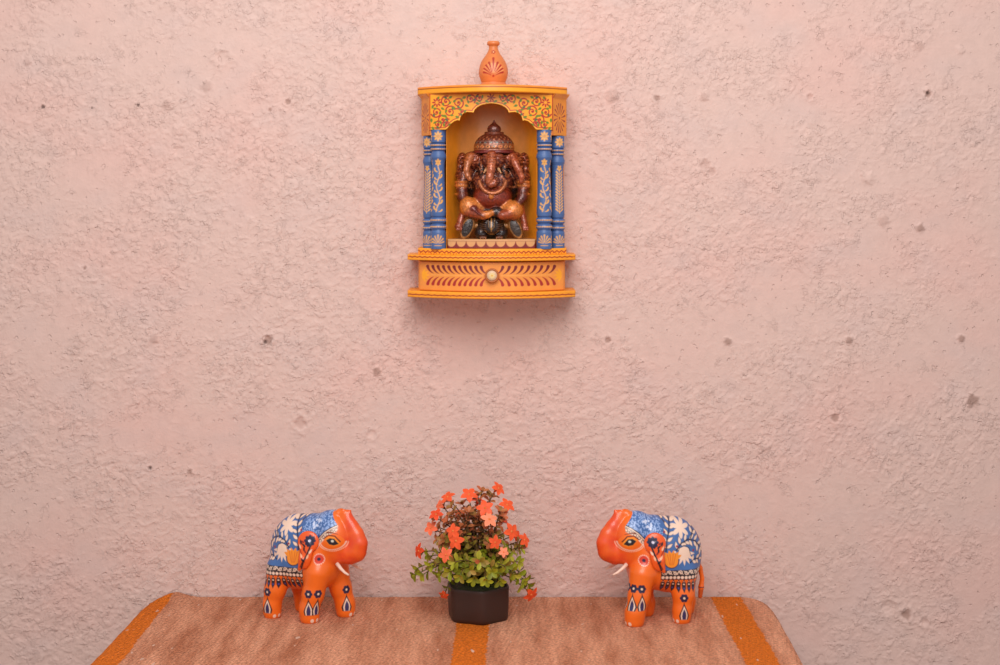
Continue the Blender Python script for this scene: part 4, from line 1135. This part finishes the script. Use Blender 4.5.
def leaf_colour(z):                                       # z above rug, metres: green below, rusty above
    t = min(1, max(0, (z - .040) / .050)) + R.uniform(-.28, .28)
    greens = [(164, 166, 40), (140, 148, 34), (122, 128, 32), (180, 174, 56)]
    mids = [(150, 132, 46), (168, 134, 58), (136, 118, 44)]
    rust = [(180, 100, 58), (164, 98, 54), (190, 114, 68), (158, 114, 58), (196, 104, 64)]
    return R.choice(greens if t < .42 else mids if t < .68 else rust)
def bez(p0, p1, p2, t): return p0 * (1 - t) ** 2 + p1 * 2 * t * (1 - t) + p2 * t * t
def sprig(tip, nleaf, L0, start=.25):
    base = Vector((ppos[0] + R.uniform(-.014, .014), ppos[1] + R.uniform(-.012, .012), ZT + .029))
    tip = Vector(tip)
    mid = base.lerp(tip, .45) + Vector((0, 0, .022 if tip.z > ZT + .05 else .030))
    mid.x = base.x + (tip.x - base.x) * .35; mid.y = base.y + (tip.y - base.y) * .35
    pts = [bez(base, mid, tip, t) for t in np.linspace(0, 1, 9)]
    V, F = tube(pts, .0009, 5, .0005)
    K = [lin((96, 70, 40)) if p.z > ZT + .05 else lin((90, 96, 34)) for p in pts for _ in range(5)]
    a = R.uniform(0, 6)
    for k in range(nleaf):
        t = start + (1 - start) * (k + .5) / nleaf
        p = bez(base, mid, tip, t); d = (bez(base, mid, tip, min(1, t + .03)) - bez(base, mid, tip, t - .03)).normalized()
        d, u, w = frame_from(d)
        for q in (0, 1):
            an = a + q * PI + R.uniform(-.3, .3); out = u * math.cos(an) + w * math.sin(an)
            ld = (d * R.uniform(.3, .75) + out).normalized()
            add_leaf(V, F, K, p, ld, (d * .9 - out * .3 + Vector((0, -.5, .4))), L0 * R.uniform(.75, 1.15), L0 * R.uniform(.42, .60), leaf_colour(p.z - ZT))
        a += 1.7
    d = (tip - bez(base, mid, tip, .93)).normalized(); d, u, w = frame_from(d)
    for q in range(4):
        an = a + q * PI / 2; out = u * math.cos(an) + w * math.sin(an)
        add_leaf(V, F, K, tip, d * .8 + out * .8, d + Vector((0, -.4, .2)), L0 * R.uniform(.7, 1.0), L0 * .5, leaf_colour(tip.z - ZT))
    o = mesh_obj('sprig', V, F, m_leaf, pl, np.array(K))
    return o, d
def flower(parent, pos, d, r, shade):
    d, u, w = frame_from(Vector(d)); pos = Vector(pos)
    V, F, K = [], [], []
    cols = [(240, 92, 46), (234, 78, 38), (244, 112, 72), (250, 146, 108)]
    c = cols[shade]
    n = 8                                                # tube
    for k, (t, q) in enumerate(((-.9, .10), (-.55, .16), (-.2, .20), (0, .30))):
        for s_ in range(n):
            a = 2 * PI * s_ / n; V.append(tuple(pos + d * (t * r) + (u * math.cos(a) + w * math.sin(a)) * (q * r))); K.append(lin(c) * .85)
    for k in range(3):
        for s_ in range(n): F.append((k * n + s_, k * n + (s_ + 1) % n, (k + 1) * n + (s_ + 1) % n, (k + 1) * n + s_))
    a0 = R.uniform(0, 6)
    for p in range(5):
        a = a0 + 2 * PI * p / 5; e = u * math.cos(a) + w * math.sin(a); f_ = d.cross(e)
        o = len(V)
        for t, wd in ((.12, .13), (.35, .30), (.62, .32), (.86, .17), (1.0, .02)):
            cc = pos + e * (t * r) + d * (r * (.30 * t - .42 * t * t))
            for q in (-1, 0, 1):
                V.append(tuple(cc + f_ * (q * wd * r) + d * (abs(q) * .05 * r))); K.append(lin(c) * (1.0 if q else .88))
        for k in range(4):
            for q in (0, 1):
                b_ = o + k * 3 + q; F.append((b_, b_ + 1, b_ + 4, b_ + 3))
    o = len(V)                                           # pale centre
    for k, (t, q) in enumerate(((.02, .16), (.12, .10), (.15, .01))):
        for s_ in range(n):
            a = 2 * PI * s_ / n; V.append(tuple(pos + d * (t * r) + (u * math.cos(a) + w * math.sin(a)) * (q * r))); K.append(lin((226, 120, 60)))
    for k in range(2):
        for s_ in range(n): F.append((o + k * n + s_, o + k * n + (s_ + 1) % n, o + (k + 1) * n + (s_ + 1) % n, o + (k + 1) * n + s_))
    mesh_obj('flower', V, F, m_leaf, parent, np.array(K), origin=ppos)
# blossoms: photo x, y, distance from wall, radius px, shade
FL = [(447.7, 497, 84, 6.6, 0), (469, 494.5, 88, 7.4, 0), (436, 514.5, 92, 6.4, 1), (485, 508, 104, 7.4, 0), (489.3, 519.5, 112, 7.4, 3), (498.4, 488.5, 84, 6.6, 0),
      (507, 505, 90, 7.2, 0), (431, 528, 88, 6.4, 2), (456, 541, 114, 7.6, 0), (453, 531, 110, 6.6, 0), (511.4, 531.5, 104, 7.6, 0), (495, 542.4, 118, 6.0, 0), (524.4, 540, 92, 6.4, 0),
      (419, 551, 88, 6.8, 1), (445.8, 554.8, 116, 6.6, 2), (443.8, 595, 96, 4.6, 0), (531, 594.5, 100, 7.2, 0), (440, 505, 78, 5.6, 2), (503.6, 552, 112, 4.6, 3), (516, 535, 84, 5.6, 1), (478, 500, 60, 6, 1), (459, 512, 56, 6, 0), (505, 520, 58, 6, 1)]
for (px, py, dp, r, sh_) in FL:
    tip = W(px, py, dp); out = Vector(tip) - Vector((ppos[0], ppos[1], ZT + .06))
    d = (out.normalized() * 1.0 + Vector((R.uniform(-.45, .45), -.6, R.uniform(-.3, .45))))
    if py > 590: d = Vector((.55 if px > 480 else -.3, -.75, -.45))
    tp = Vector(tip) - d.normalized() * (r * .001 * .9)
    o, _ = sprig(tp, 5 if py < 590 else 4, .0078, .35)
    flower(o, tip, d, r * .00118, sh_)
# leafy sprigs without blossom
LT = []
for k in range(46):
    a = R.uniform(-PI, PI); q = R.uniform(.15, 1) ** .6
    LT.append((478 + 40 * q * math.cos(a) , 540 + 34 * q * math.sin(a), 80 + R.uniform(-28, 34) * (1 - .4 * q)))
LT += [(418, 568, 92), (424, 574, 100), (416, 575, 86), (432, 566, 104), (440, 574, 112), (450, 572, 118), (460, 576, 122), (470, 570, 124), (474, 578, 120), (486, 580, 122), (492, 572, 122), (500, 580, 118), (505, 566, 114), (513, 574, 108), (522, 580, 104), (528, 584, 98), (526, 578, 90), (518, 562, 96), (508, 556, 106), (430, 556, 92), (438, 560, 60), (455, 562, 118), (480, 562, 122), (516, 550, 70), (463, 505, 82), (478, 497, 84), (490, 498, 80), (452, 508, 92), (482, 492, 80), (500, 512, 96), (443, 540, 100), (520, 548, 92)]
for (px, py, dp) in LT:
    sprig(W(px, py, dp), 6 if py < 560 else 6, .0080 if py < 560 else .0088, .28)

#@@ LIGHT
# ================================================================== light, camera
w = bpy.data.worlds.new('room_light'); bpy.context.scene.world = w; w.use_nodes = True
bg = w.node_tree.nodes['Background']; bg.inputs['Color'].default_value = (1.0, .965, .96, 1); bg.inputs['Strength'].default_value = .52
def area(name, loc, target, size, power, col):
    L = bpy.data.lights.new(name, 'AREA'); L.shape = 'DISK'; L.size = size; L.energy = power; L.color = col
    o = bpy.data.objects.new(name, L); o.location = loc
    o.rotation_euler = (Vector(target) - Vector(loc)).to_track_quat('-Z', 'Y').to_euler(); C.objects.link(o)
    return o
area('soft_front_light', (-.02, -1.08, ZH + .54), (0, 0, ZH - .12), .85, 13.0, (1.0, .97, .955))  # unseen soft area lamp above, no window; close so wall corners dim
cam = bpy.data.cameras.new('camera'); co = bpy.data.objects.new('camera', cam); C.objects.link(co)
co.location = (0, -1.6, ZH); co.rotation_euler = (PI / 2, 0, 0)
cam.sensor_width = 36; cam.lens = 57.6; cam.shift_y = -.1425; cam.clip_start = .05
sc = bpy.context.scene; sc.camera = co
sc.view_settings.view_transform = 'Standard'; sc.view_settings.look = 'None'
sc.view_settings.gamma = 1.0; sc.view_settings.use_curve_mapping = False; sc.view_settings.exposure = 0.0
